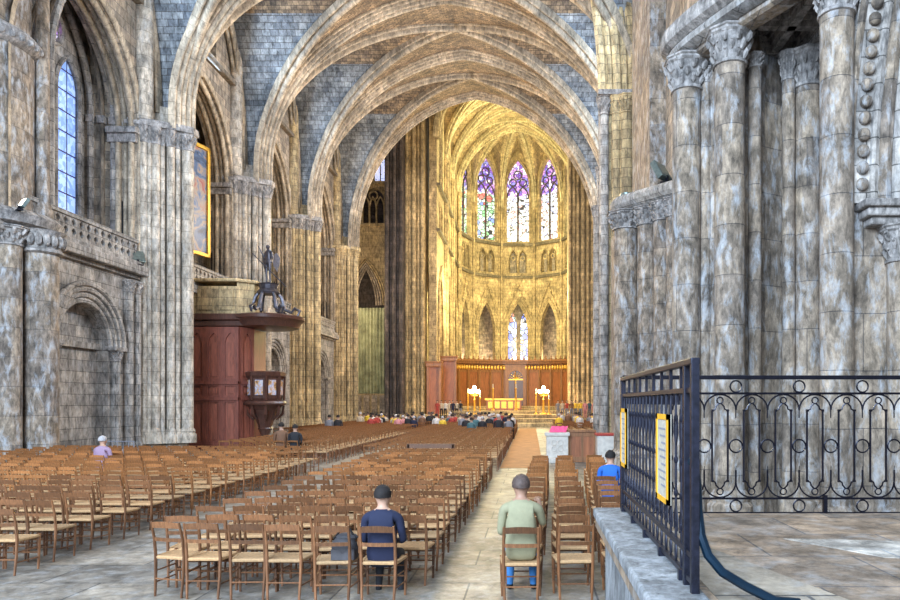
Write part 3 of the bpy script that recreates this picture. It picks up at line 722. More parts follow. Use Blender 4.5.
ZR0 = 1.19
def front_rail():
    Y = 6.68; x0 = .87; x1 = 4.6
    r = empty('iron_railing', (0, 0, 0), label='black wrought-iron railing with arches and rings across the platform edge', cat='railing')
    z = lambda py: WZ(py, Y)
    def bar(nm, a, b, rr, mat=M['iron']):
        mb = MB(); mb.tube([a, b], rr, 6); return mb.build(nm, mat, r)
    mb = MB(); mb.box(x0, Y - .03, z(379.5), x1, Y + .03, z(375.5)); mb.build('handrail', M['iron'], r, bevel=.006)
    for py in (393.5, 498.5, 513): bar('rail', (x0, Y, z(py)), (x1, Y, z(py)), .011)
    n = 12; st = .302; c0 = WX(720, Y)
    for i in range(-1, n):
        c = c0 + i * st
        if c - st / 2 < x0 or c + st / 2 > x1 + .02: continue
        mb = MB(); H = st / 2
        def T(pts, rr=.0085): mb.tube([(a, Y, b) for a, b in pts], rr, 5)
        for s_, pb, pt in ((1, 410, 394.5), (-1, 482, 497.5)):
            zb, zt = z(pb), z(pt)
            T([(c - H * math.cos(PI * k / 12), zb + (zt - zb) * math.sin(PI * k / 12)) for k in range(13)])
            zc_ = z(400.5 if s_ > 0 else 491.5); rr = .03
            T([(c + rr * math.cos(2 * PI * k / 12), zc_ + rr * math.sin(2 * PI * k / 12)) for k in range(13)], .007)
            for q in (-1, 1):
                zv = z(410.5 if s_ > 0 else 481)
                T([(c + q * .075, zv), (c + q * .045, zv + s_ * .012), (c + q * .038, zv + s_ * .04), (c + q * .012, zc_ - s_ * .03)], .008)
                T([(c + q * .085, zv), (c + q * .06, zv)], .012)
        for q in (-1, 1): T([(c + q * .075, z(410.5)), (c + q * .075, z(481))], .0105)
        zc_ = z(446)
        T([(c + H + .062 * math.cos(2 * PI * k / 16), zc_ + .062 * math.sin(2 * PI * k / 16)) for k in range(17)], .008)
        T([(c + H, z(482)), (c + H, z(470))], .009); T([(c + H, z(470)), (c + H + .003, z(466))], .003)
        T([(c + H, z(410)), (c + H, z(418))], .006)
        if i % 2 == 0:
            for pz in (386.5, 505.8):
                zc_ = z(pz); T([(c + H + .055 * math.cos(2 * PI * k / 16), zc_ + .055 * math.sin(2 * PI * k / 16)) for k in range(17)], .008)
        mb.build('scrollwork', M['iron'], r, smooth=True)
    for x in (x0, WX(825, Y), 4.55):
        mb = MB(); mb.box(x - .018, Y - .018, 1.15, x + .018, Y + .018, z(495) if x > 1 else z(377)); mb.build('post', M['iron'], r)
front_rail()
def side_gate():
    X = .87; ya = 3.7; yb = 6.62
    r = empty('iron_grille', (0, 0, 0), label='tall blue-black iron grille seen edge-on along the platform border', cat='grille')
    zt = 2.44; I = M['ironblue']
    mb = MB(); mb.box(X - .025, ya, zt - .035, X + .025, yb, zt + .0); mb.build('top_rail', I, r, bevel=.005)
    for z in (zt - .17, 1.38, 1.24):
        mb = MB(); mb.box(X - .014, ya, z - .014, X + .014, yb, z + .014); mb.build('rail', I, r)
    for y in (ya + .02, ya + .2, yb - .02):
        mb = MB(); mb.box(X - .022, y - .022, ZR0 - .04, X + .022, y + .022, zt); mb.build('stile', I, r, bevel=.004)
    n = 17; st = (yb - ya - .3) / n
    for i in range(n):
        y = ya + .27 + (i + .5) * st
        mb = MB()
        mb.tube([(X, y, 1.24), (X, y, zt - .17)], .0075, 6)
        if i % 2 == 0: mb.box(X - .01, y - .01, zt - .17, X + .01, y + .01, zt - .03)
        H = st / 2
        mb.tube([(X, y - H * math.cos(PI * k / 10), zt - .25 + .07 * math.sin(PI * k / 10)) for k in range(11)], .008, 5)
        for zz in (zt - .33, 1.86, 1.66, 1.48):
            mb.sphere((X, y, zz), (.014, .014, .026), 6, 5)
        mb.tube([(X, y + .022 * math.cos(2 * PI * k / 10), 1.31 + .05 * math.sin(2 * PI * k / 10)) for k in range(11)], .006, 5)
        for q in (-1, 1):
            mb.tube([(X, y + q * .012, 1.95), (X, y + q * .05, 2.02), (X, y + q * .045, 2.1), (X, y + q * .02, 2.08)], .005, 5)
            mb.tube([(X, y + q * .012, 1.58), (X, y + q * .05, 1.52), (X, y + q * .045, 1.44), (X, y + q * .02, 1.46)], .005, 5)
        mb.build('baluster', I, r, smooth=True)
    for i in range(5):
        y = ya + .3 + i * (yb - ya - .4) / 4
        mb = MB(); mb.box(X - .03, y - .02, ZR0 - .0, X + .03, y + .02, 1.25); mb.build('foot', I, r)
side_gate()
r = empty('scroll_brace', (0, 0, 0), label='dark teal iron brace curving from the grille post down to the platform', cat='brace')
mb = MB(); P = []
for px, py, Y in ((694, 462, 3.78), (697, 485, 3.76), (698, 510, 3.75), (701, 535, 3.72), (708, 555, 3.7), (722, 572, 3.68), (745, 586, 3.66), (775, 601, 3.62), (800, 606, 3.6)):
    P.append((WX(px, Y), Y, max(1.17, WZ(py, Y))))
mb.tube(P, .026, 8); mb.build('bar', M['teal'], r, smooth=True)
mb = MB(); mb.sphere(P[0], .035, 8, 6); mb.build('finial', M['teal'], r)
for (y0, y1, z0, z1, l) in ((4.29, 4.69, 1.57, 2.13, 'larger yellow-framed notice fixed to the iron grille'), (6.2, 6.56, 1.62, 2.15, 'smaller yellow-framed notice at the far end of the iron grille')):
    r = empty('framed_notice', (.862, (y0 + y1) / 2, z0), label=l, cat='notice'); h = z1 - z0; w = (y1 - y0) / 2
    mb = MB(); mb.box(-.022, -w, 0, -.002, w, h); mb.build('board', M['paper'], r)
    mb = MB()
    for a in ((-w, -w + .05), (w - .05, w)): mb.box(-.026, a[0], 0, -.006, a[1], h)
    for a in ((0, .035), (h - .035, h)): mb.box(-.026, -w, a[0], -.006, w, a[1])
    mb.build('frame', M['yellow'], r)
    mb = MB()
    for k in range(9): mb.box(-.024, -w + .08, h - .1 - k * .045, -.0225, w - .08 - .05 * (k % 3), h - .088 - k * .045)
    mb.build('print', M['cgrey'], r)

# ------------------------------------------------------------------ pulpit ensemble
def panelled(r, x0, y0, x1, y1, z0, z1, cols, rows, face, mat_f, mat_p):
    """one panelled face between two plan points"""
    a = Vector((x0, y0, 0)); b = Vector((x1, y1, 0)); U = (b - a); L = U.length; U.normalize(); Nn = Vector((U.y, -U.x, 0)) * face
    holes = []; k = 0
    for i in range(cols):
        for (za, zb) in rows:
            u0 = L * i / cols + .14; u1 = L * (i + 1) / cols - .14
            if zb > z1 - 1 and zb - za > 2: holes.append(opening(u0, u1, za, zb - .55, zb, 8))
            else: holes.append(rect(u0, za, u1, zb))
    mb = MB(); panel(mb, a, U, Nn, rect(0, z0, L, z1), holes, .1); mb.build('frame', mat_f, r)
    mb = MB(); panel(mb, a - Nn * .02, U, Nn, rect(0, z0, L, z1), [], .03); mb.build('panel', mat_p, r)
    for h in holes:
        xs = [p[0] for p in h]; zs = [p[1] for p in h]; u0, u1, q0, q1 = min(xs) + .1, max(xs) - .1, min(zs) + .1, max(zs) - .1
        if len(h) > 4: q1 -= .35
        mb = MB(); panel(mb, a, U, Nn, rect(u0, q0, u1, q1), [], .05); mb.build('raised_field', mat_p, r)
    for z in (z0 + .12, 2.4, 3.15):
        mb = MB()
        c = (a + b) / 2 + Vector((0, 0, z)) + Nn * .1
        mb.obox(c, U * (L / 2), Nn * .08, Vector((0, 0, .07)))
        mb.build('moulding', mat_f, r)
r = empty('pulpit_stair_enclosure', (0, 0, 0), label='dark red panelled wooden enclosure beside the pulpit', cat='panelling')
RW = [(.4, 2.25), (2.55, 3.0), (3.35, 5.5)]
panelled(r, -16.1, 33.0, -13.75, 33.0, 0, 5.78, 3, RW, 1, M['mahog'], M['mahog2'])
panelled(r, -13.75, 33.0, -13.4, 33.7, 0, 5.78, 1, RW, 1, M['mahog'], M['mahog2'])
mb = MB(); mb.box(-13.5, 33.7, 0, -13.38, 35.3, 5.75); mb.box(-16.1, 33.1, 5.6, -13.7, 35.3, 5.75); mb.build('side', M['mahog'], r)
r = empty('stone_parapet', (0, 0, 0), label='pale golden stone parapet above the dark red panelling', cat='parapet')
mb = MB(); mb.box(-16.15, 33.2, 6.42, -13.95, 34.9, 7.75); mb.prism([(-13.95, 33.2), (-13.35, 33.8), (-13.35, 34.9), (-13.95, 34.9)], 6.42, 7.95); mb.box(-15.8, 33.12, 6.6, -15.1, 33.2, 7.6); mb.box(-14.9, 33.12, 6.6, -14.1, 33.2, 7.6); mb.build('body', M['gold'], r, bevel=.03)
mb = MB(); mb.prism([(-16.15, 33.05), (-13.9, 33.05), (-13.2, 33.7), (-13.2, 34.9), (-16.15, 34.9)], 7.95, 8.1); mb.build('coping', M['gold'], r, bevel=.03)
r = empty('sounding_board', (-12.85, 34.2, 5.8), label='wide dark wooden canopy over the pulpit, joined to the panelling top', cat='canopy')
mb = MB(); mb.lathe([(1.25, 0), (1.45, .06), (1.55, .3), (1.72, .42), (1.74, .56), (1.6, .62)], 0, 0, 32); mb.build('canopy', M['walnut'], r, smooth=True)
mb = MB(); mb.box(-3.3, -1.25, .02, -.6, .9, .3); mb.box(-3.3, -1.4, .3, -.4, .9, .6); mb.build('cornice', M['walnut'], r, bevel=.04)
r = empty('pulpit', (-12.8, 33.7, .08), label='rounded dark wooden pulpit tub with painted panels and hanging finial', cat='pulpit')
mb = MB(); mb.lathe([(.72, 2.2), (.8, 2.35), (.82, 3.3), (.92, 3.42), (.95, 3.58), (.88, 3.62)], 0, 0, 8, a0=PI / 8); mb.build('tub', M['walnut'], r)
mb = MB(); mb.lathe([(.95, 2.02), (1.0, 2.1), (.95, 2.2), (.8, 2.25)], 0, 0, 24); mb.build('rim', M['walnut'], r, smooth=True)
mb = MB(); mb.lathe([(.03, .25), (.1, .35), (.28, .8), (.34, .88), (.3, .95), (.34, 1.1), (.52, 1.6), (.62, 1.8), (.85, 2.02)], 0, 0, 8, a0=PI / 8); mb.build('pendant', M['walnut'], r)
PPM, t_n, b_ = nt('painted_figure_panel'); tc = N(t_n, 'ShaderNodeTexCoord'); n_ = noise(t_n, tc.outputs['Object'], 3.2, 4, .6, 1.0)
t_n.links.new(ramp(t_n, n_, [(.34, (.10, .04, .03)), (.45, (.55, .30, .10)), (.53, (.30, .33, .50)), (.6, (.62, .55, .50)), (.7, (.45, .08, .05))]), b_.inputs['Base Color'])
for i in range(8):
    a = 2 * PI * i / 8
    mb = MB(); c = Vector((.77 * math.cos(a), .77 * math.sin(a), 2.85)); mb.obox(c, (-.19 * math.sin(a), .19 * math.cos(a), 0), (.02 * math.cos(a), .02 * math.sin(a), 0), (0, 0, .36))
    mb.build('painted_panel', PPM, r, bevel=.015)
    mb = MB(); b_ = a + PI / 8; mb.tube([(.86 * math.cos(b_), .86 * math.sin(b_), 2.25), (.9 * math.cos(b_), .9 * math.sin(b_), 3.4)], .06, 6)
    mb.tube([(.85 * math.cos(b_), .85 * math.sin(b_), 2.0), (.8 * math.cos(b_), .8 * math.sin(b_), 1.6), (.5 * math.cos(b_), .5 * math.sin(b_), 1.3)], [.06, .08, .04], 6); mb.build('colonnette', M['walnut'], r)
mb = MB(); mb.box(-.9, .2, 2.1, -.5, .9, 2.2); mb.build('floor_bracket', M['walnut'], r)

# ------------------------------------------------------------------ people
def skinned(verts, edges, radii, sub=2, root=0):
    me = bpy.data.meshes.new('tmp'); me.from_pydata(verts, edges, [])
    o = bpy.data.objects.new('tmp', me); COL.objects.link(o)
    sk = o.modifiers.new('s', 'SKIN'); sk.use_smooth_shade = True
    for i, r_ in enumerate(radii):
        d = me.skin_vertices[0].data[i]; d.radius = r_ if isinstance(r_, tuple) else (r_, r_); d.use_root = (i == root)
    ss = o.modifiers.new('u', 'SUBSURF'); ss.levels = sub; ss.render_levels = sub
    dg = bpy.context.evaluated_depsgraph_get(); ev = o.evaluated_get(dg)
    out = bpy.data.meshes.new_from_object(ev)
    bpy.data.objects.remove(o); bpy.data.meshes.remove(me)
    return out
def figure(pose='sit', hand_r=None, hand_l=None, fem=False, sub=2, fingers=True):
    V = []; E = []; R = []; tagz = []
    def add(p, r, parent=None):
        V.append(tuple(p)); R.append(r); i = len(V) - 1
        if parent is not None: E.append((parent, i))
        return i
    if pose == 'sit':
        z0 = .55; hip = add((0, 0, z0), (.17, .13)); 
        bel = add((0, -.01, z0 + .15), (.17, .12), hip); che = add((0, -.01, z0 + .34), (.19, .12), bel); sh = add((0, -.005, z0 + .49), (.15, .095), che)
    else:
        z0 = .95; hip = add((0, 0, z0), (.15, .11)); bel = add((0, 0, z0 + .15), (.14, .10), hip); che = add((0, 0, z0 + .33), (.16, .11), bel); sh = add((0, 0, z0 + .47), (.12, .085), che)
    zz = V[sh][2]
    nk = add((0, .01, zz + .075), .052, sh); h1 = add((0, .03, zz + .14), (.07, .08), nk); h2 = add((0, .03, zz + .21), (.083, .098), h1); h3 = add((0, .015, zz + .28), (.065, .08), h2)
    add((0, .135, zz + .185), .014, h2)
    for s_ in (-1, 1): add((s_ * .092, .02, zz + .2), (.014, .02), h2)
    hands = []
    for s_ in (-1, 1):
        S1 = add((s_ * .185, 0, zz - .035), .06, sh)
        tgt = hand_r if s_ > 0 else hand_l
        if tgt is None: tgt = (s_ * .10, .34, V[hip][2] + .13) if pose == 'sit' else (s_ * .24, .06, V[hip][2] - .12)
        if pose == 'sit' and tgt[2] < .9: el = (s_ * .225, .05, zz - .30)
        elif pose == 'sit': el = (s_ * .24, .12, zz - .22)
        else: el = (s_ * .235, -.02, zz - .30)
        m1 = add(tuple((a + b) / 2 for a, b in zip(V[S1], el)), .05, S1)
        e = add(el, .042, m1); w = add(tgt, .027, e)
        d = (Vector(tgt) - Vector(el)).normalized(); up = Vector((0, 0, 1)) if abs(d.z) < .9 else Vector((0, 1, 0)); sd = d.cross(up).normalized()
        pm = add(Vector(tgt) + d * .06, (.034, .02), w)
        if fingers:
            for k, (o_, L) in enumerate(((-.03, .062), (-.01, .075), (.01, .07), (.03, .055))):
                b0 = add(Vector(tgt) + d * .095 + sd * o_, .009, pm); b1 = add(Vector(V[b0]) + d * L * .5 - up * .008, .0085, b0); add(Vector(V[b1]) + d * L * .4 - up * .025, .007, b1)
            b0 = add(Vector(tgt) + d * .04 - sd * .04 * s_, .011, pm); add(Vector(V[b0]) + d * .045 - sd * .012 * s_, .009, b0)
    for s_ in (-1, 1):
        hp = add((s_ * .095, .02, V[hip][2] - .02), .09, hip)
        if pose == 'sit':
            k = add((s_ * .12, .45, .53), .062, add((s_ * .11, .24, .545), .078, hp)); an = add((s_ * .13, .40, .10), .038, add((s_ * .125, .44, .32), .052, k))
            add((s_ * .14, .58, .035), (.035, .028), add((s_ * .135, .44, .05), .04, an))
        else:
            k = add((s_ * .1, .02, .5), .058, add((s_ * .1, .01, .72), .075, hp)); an = add((s_ * .1, 0, .1), .038, add((s_ * .1, 0, .3), .05, k))
            add((s_ * .11, .15, .035), (.035, .028), add((s_ * .105, .03, .045), .04, an))
    me = skinned(V, E, R, sub)
    return me, zz
def person(loc, rz, label, shirt, pants, skin, hair, pose='sit', group=None, hand_r=None, hand_l=None, sleeves=True, long=False, cache={}, sub=2, shoe=None, name='person', scale=1.0):
    key = (pose, hand_r, hand_l, sub)
    if key not in cache: cache[key] = figure(pose, hand_r, hand_l, sub=sub, fingers=sub > 1)
    me0, zz = cache[key]; me = me0.copy(); me.materials.clear()
    for m in (shirt, pants, skin, shoe or M['cblack']): me.materials.append(m)
    for p in me.polygons:
        c = p.center; mi = 0
        if c.z > zz + .06: mi = 2
        elif pose == 'sit':
            if c.z < .09: mi = 3
            elif c.z < .63 and (c.y > .08 or c.z < .44): mi = 1
            if c.y > .33 and c.z > .635 and abs(c.x) < .35: mi = 2
            if hand_r and hand_r[2] > .9 and c.y > hand_r[1] - .02: mi = 2
        else:
            if c.z < .08: mi = 3
            elif c.z < .96 and abs(c.x) < .19: mi = 1
            elif c.z < .86 and abs(c.x) >= .19: mi = 2
        p.material_index = mi; p.use_smooth = True
    o = bpy.data.objects.new(name, me); COL.objects.link(o); o.location = loc; o.rotation_euler = (0, 0, rz); o.scale = (scale,) * 3
    tag(o, label, 'person', group)
    mb = MB(); c = (0, .005, zz + .225); n = 14; m = 10; v = []; f = []
    for i in range(m + 1):
        b = PI / 2 - (PI * (.575 if not long else .8)) * i / m
        for k in range(n):
            a = 2 * PI * k / n; fr = max(0, math.sin(a)); bb = b if fr < .3 else max(b, -.0 + .35 * fr)
            rr = 1.0 + random.uniform(-.045, .05)
            v.append((c[0] + .099 * rr * math.cos(bb) * math.cos(a), c[1] + .118 * rr * math.cos(bb) * math.sin(a), c[2] + .108 * rr * math.sin(bb) * (1.25 if bb < 0 else 1)))
    for i in range(m):
        for k in range(n): f.append((i * n + k, i * n + (k + 1) % n, (i + 1) * n + (k + 1) % n, (i + 1) * n + k))
    mb.add(v, f); h = mb.build('hair', hair, o, smooth=True)
    if sub > 1:
        for s_ in (-1, 1):
            mb = MB(); mb.sphere((s_ * .033, .112, zz + .215), .012, 8, 6); mb.build('eye', M['eye'], o, smooth=True)
        mb = MB(); mb.tube([(-.025, .118, zz + .135), (0, .124, zz + .133), (.025, .118, zz + .135)], .006, 5); mb.build('mouth', M['cpink'], o)
        mb = MB(); mb.lathe([(.062, zz + .03), (.066, zz + .055), (.058, zz + .075)], 0, .01, 16, cap=False); mb.build('collar', shirt, o, smooth=True)
    return o

# ------------------------------------------------------------------ chairs
def rod(mb, a, b, r0, r1=None, n=6, mi=0): mb.tube([a, b], [r0, r1 or r0], n, mi)
def seat_mb():
    mb = MB(); v = []; f = []; n = 6
    for j in range(n + 1):
        for i in range(n + 1):
            x = -1 + 2 * i / n; y = -1 + 2 * j / n; w = .19 + .018 * (y + 1)
            v.append((x * w, y * .175 + .01, .452 - .014 * (1 - x * x) * (1 - y * y)))
    for j in range(n):
        for i in range(n): f.append((j * (n + 1) + i, j * (n + 1) + i + 1, (j + 1) * (n + 1) + i + 1, (j + 1) * (n + 1) + i))
    mb.add(v, f); mb.add([(a, b, .425) for a, b, c in v], [q[::-1] for q in f])
    rod(mb, (-.19, -.165, .44), (.19, -.165, .44), .02); rod(mb, (-.225, .185, .44), (.225, .185, .44), .02)
    for s_ in (-1, 1): rod(mb, (s_ * .19, -.165, .44), (s_ * .225, .185, .44), .02)
    return mb
def rear_leg(s_, mb=None):
    mb = mb or MB(); mb.tube([(s_ * .175, -.20, 0), (s_ * .185, -.18, .25), (s_ * .19, -.175, .46), (s_ * .19, -.195, .65), (s_ * .185, -.25, .86)], [.014, .017, .019, .017, .013], 7); return mb
def front_leg(s_, mb=None):
    mb = mb or MB(); mb.tube([(s_ * .215, .18, 0), (s_ * .222, .185, .25), (s_ * .225, .185, .47)], [.014, .018, .019], 7); return mb
def slat(z0, z1, y0, y1, mb=None, arch=.015):
    mb = mb or MB(); n = 8; v = []; f = []
    for i in range(n + 1):
        t = -1 + 2 * i / n; bow = -.018 * (1 - t * t); ar = arch * (1 - t * t)
        for dy in (-.007, .007):
            v.append((t * .185, y0 + bow + dy, z0 + ar * .4)); v.append((t * .185, y1 + bow + dy, z1 + ar))
    for i in range(n):
        a = i * 4; b = a + 4
        f += [(a, a + 1, b + 1, b), (a + 2, b + 2, b + 3, a + 3), (a + 1, a + 3, b + 3, b + 1), (a, b, b + 2, a + 2)]
    f += [(0, 2, 3, 1), (n * 4, n * 4 + 1, n * 4 + 3, n * 4 + 2)]
    mb.add(v, f); return mb
def stretchers(mb=None):
    mb = mb or MB()
    for z in (.16, .29):
        for s_ in (-1, 1): rod(mb, (s_ * .18, -.19, z), (s_ * .22, .185, z), .009)
    rod(mb, (-.218, .185, .22), (.218, .185, .22), .010); rod(mb, (-.18, -.19, .2), (.18, -.19, .2), .009); rod(mb, (-.218, .185, .34), (.218, .185, .34), .010)
    return mb
def make_chair(full):
    r = empty('rush_chair')
    seat_mb().build('seat', M['rush'], r, smooth=True)
    if full:
        for s_ in (-1, 1): rear_leg(s_).build('leg', M['chair'], r, smooth=True); front_leg(s_).build('leg', M['chair'], r, smooth=True)
        slat(.785, .85, -.230, -.246).build('back_slat', M['chair'], r, smooth=True)
        slat(.63, .672, -.193, -.200, arch=.0).build('back_slat', M['chair'], r, smooth=True)
        stretchers().build('stretcher', M['chair'], r, smooth=True)
    else:
        mb = MB()
        for s_ in (-1, 1): rear_leg(s_, mb); front_leg(s_, mb)
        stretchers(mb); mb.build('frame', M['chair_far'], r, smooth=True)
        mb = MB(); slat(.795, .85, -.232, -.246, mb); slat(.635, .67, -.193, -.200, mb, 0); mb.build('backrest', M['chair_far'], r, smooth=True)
    return r
ORD = ['first', 'second', 'third', 'fourth', 'fifth', 'sixth', 'seventh', 'eighth', 'ninth', 'tenth', 'eleventh', 'twelfth', 'thirteenth', 'fourteenth', 'fifteenth', 'sixteenth', 'seventeenth', 'eighteenth', 'nineteenth', 'twentieth', 'twenty-first', 'twenty-second', 'twenty-third', 'twenty-fourth']
chairs = []   # (Y, x, rot, label, group)
rj = random.Random(3)
def seat_at(x, y, label, group, jit=.03, rot=0):
    x += rj.uniform(-jit, jit); y += rj.uniform(-jit, jit)
    px = 531 + 700 * (x + .0) / y
    if px < -28 or px > 760: return
    chairs.append((y, x, rot + rj.gauss(0, .05), label, group))
# central block, seven wide
cy = 7.85; row = 0; man_row = None
while cy < 21.5:
    for k in range(7 if row else 6):
        x = -1.52 + cy * .008 - .455 * k
        if not row: x = (-1.65, -2.2, -2.72, -3.2, -3.7, -4.07)[k]
        lab = 'rush-seated chair, %s row from the rear in the central block, %s from the aisle' % (ORD[row], ORD[k])
        seat_at(x, cy + (.04 * math.sin(k * 1.7) if row else .05 * k), lab, 'rush-seated chairs of the central block', rot=(-.22 if (row == 0 and k > 4) else 0))
    cy += .76; row += 1
# railing block, three wide
for k, (xn, xf) in enumerate(((-.11, .23), (.48, .85), (1.06, 1.62))):
    cy = 7.8 + .12 * k; row = 0
    while cy < 18.5:
        x = xn + (xf - xn) * (cy - 7.8) / 10.2
        if not (k == 2 and cy < 7.9): seat_at(x, cy, 'rush-seated chair, %s row from the rear in the railing-side block, %s column' % (ORD[row], ['aisle', 'middle', 'wall-side'][k]), 'rush-seated chairs of the railing-side block', .02)
        cy += .72 + (.04 if row > 8 else 0); row += 1
# pulpit-side block
row = 0; cy = 9.1
while cy < 22.3:
    for k in range(19):
        x = -6.75 - .012 * (cy - 9) - .475 * k
        if x < -15.3: continue
        seat_at(x, cy + .03 * k, 'rush-seated chair, %s row from the rear in the pulpit-side block, %s from the aisle' % (ORD[row], ORD[k]), 'rush-seated chairs of the pulpit-side block')
    cy += .8; row += 1
far = []
cy = 25.2
while cy < 57:
    for k in range(16):
        x = -7.5 - .49 * k
        if x > -13.7 and not (cy < 36.5 and x < -11.0): far.append((cy + rj.uniform(-.04, .04), x + rj.uniform(-.03, .03), rj.gauss(0, .05)))
    cy += .85
cy = 22.7
while cy < 56:
    for k in range(9 if cy < 33 else 11):
        x = -1.3 - .48 * k
        far.append((cy + rj.uniform(-.04, .04), x + rj.uniform(-.03, .03), rj.gauss(0, .05)))
    cy += .84
cy = 46
while cy < 56:
    for k in range(9): far.append((cy, 1.9 + .5 * k + rj.uniform(-.03, .03), rj.gauss(0, .05)))
    cy += .9
chairs.sort()
near, rest = chairs[:300], chairs[300:]
pf, ps = make_chair(True), make_chair(False)
uf = us = False
occ = {}
for (y, x, rz, lab, grp) in near:
    if y < 13.2: o = copy_tree(pf) if uf else pf; uf = True
    else: o = copy_tree(ps) if us else ps; us = True
    o.location = (x, y, 0); o.rotation_euler = (0, 0, rz); tag(o, lab, 'chair', grp)
mbs = MB(); s0 = MB(); seat_mb_ = seat_mb()
low = MB()
for s_ in (-1, 1):
    low.tube([(s_ * .18, -.19, 0), (s_ * .19, -.175, .46), (s_ * .185, -.25, .86)], .018, 4); low.tube([(s_ * .22, .185, 0), (s_ * .225, .185, .46)], .018, 4)
slat(.80, .85, -.233, -.246, low); slat(.64, .67, -.193, -.2, low, 0)
for z in (.2,): low.tube([(-.218, .185, z), (.218, .185, z)], .01, 4); low.tube([(-.18, -.19, z), (.18, -.19, z)], .01, 4)
low.box(-.21, -.18, .42, .21, .19, .46, mi=1)
for (y, x, rz, *_) in [(c[0], c[1], c[2]) for c in rest] + far:
    c_, s_ = math.cos(rz), math.sin(rz); o0 = len(mbs.v)
    mbs.v += [(x + a * c_ - b * s_, y + a * s_ + b * c_, z) for a, b, z in low.v]; mbs.uv += [(0, 0)] * len(low.v)
    mbs.f += [tuple(i + o0 for i in f) for f in low.f]; mbs.m += low.m
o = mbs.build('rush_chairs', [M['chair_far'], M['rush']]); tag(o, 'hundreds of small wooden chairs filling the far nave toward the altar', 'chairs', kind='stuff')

# bench at the head of the centre block
r = empty('wooden_bench', (-3.15, 22.15, 0), label='long dark wooden bench among the chairs of the central block', cat='bench')
mb = MB(); mb.box(-.75, -.17, .42, .75, .17, .46); mb.build('seat', M['chair'], r)
mb = MB(); mb.box(-.75, -.2, .78, .75, -.16, .92); mb.build('backrest', M['chair'], r)
for s_ in (-1, 1):
    mb = MB(); mb.box(s_ * .7 - .03, -.2, 0, s_ * .7 + .03, -.14, .9); mb.box(s_ * .7 - .03, .1, 0, s_ * .7 + .03, .16, .42); mb.build('leg', M['chair'], r)

# near people: placed on the chair nearest to a target
taken = []
def far_near(px, Y):
    c = min((c for c in far if c[:2] not in taken), key=lambda c: (c[0] - Y) ** 2 + (c[1] - WX(px, Y)) ** 2); taken.append(c[:2]); return (c[1], c[0], 0)
def chair_near(px, Y, dy=0):
    best = min(near, key=lambda c: (531 + 700 * c[1] / c[0] - px) ** 2 / 100 + (c[0] - Y) ** 2 * 9)
    return best[1], best[0]
x, y = chair_near(382, 7.9); person((x, y - .0, -.09), 0.0, 'seated person with short dark hair in a navy T-shirt, beside a dark bag', M['navy'], M['cblack'], M['skin'], M['hair'], scale=1.0)
bx, by = chair_near(350, 7.9)
r = empty('shoulder_bag', (x - .43, y + .02, .45), label='dark canvas bag resting on the chair beside the person in navy', cat='bag')
mb = MB(); mb.sphere((0, 0, .13), (.15, .10, .14), 12, 8); mb.box(-.13, -.09, .0, .13, .09, .12); mb.build('body', M['bag'], r, smooth=True)
mb = MB(); mb.tube([(-.12, 0, .22), (-.05, .02, .32), (.06, 0, .33), (.13, -.02, .22)], .014, 6); mb.build('strap', M['hair'], r)
mb = MB(); mb.sphere((.02, .02, .24), (.13, .09, .05), 10, 6); mb.build('flap', M['bag'], r)
x, y = chair_near(520, 7.8); person((x + .0, y, -.02), 0.0, 'seated man with cropped hair in a pale sage shirt and blue jeans', M['sage'], M['denim'], M['skin2'], M['greyhair'], hand_r=(.20, .48, 1.0), scale=1.04)
x, y = chair_near(612, 13.0); person((x + .12, y, -.05), -.2, 'seated person in a bright blue top partly behind the iron grille', M['blue'], M['navy'], M['skin'], M['hair'])
x, y = chair_near(105, 18.2); person((x, y, -.02), -.1, 'grey-haired person in a lilac top seated among the pulpit-side chairs', M['lilac'], M['cgrey'], M['skin'], M['whitehair'])
person(far_near(283, 25.2), .3, 'person in brown seated in the chairs just beyond the pulpit foot', M['cbrown'], M['cblack'], M['skin'], M['hair'], pose='sit', sub=1, scale=1.1)
person(far_near(297, 25.2), .1, 'person in black seated next to one in brown near the pulpit', M['cblack'], M['cblack'], M['skin'], M['hair'], sub=1, scale=1.05)
for px, sh_, l in ((325, 'cgrey', 'person in grey seated alone against the golden pier, nearer the pulpit'), (334, 'cblack', 'person in black seated against the golden pier next to one in grey')):
    person(far_near(px, 41), 0, l, M[sh_], M['cblack'], M['skin'], M['hair'], sub=1, scale=1.1)
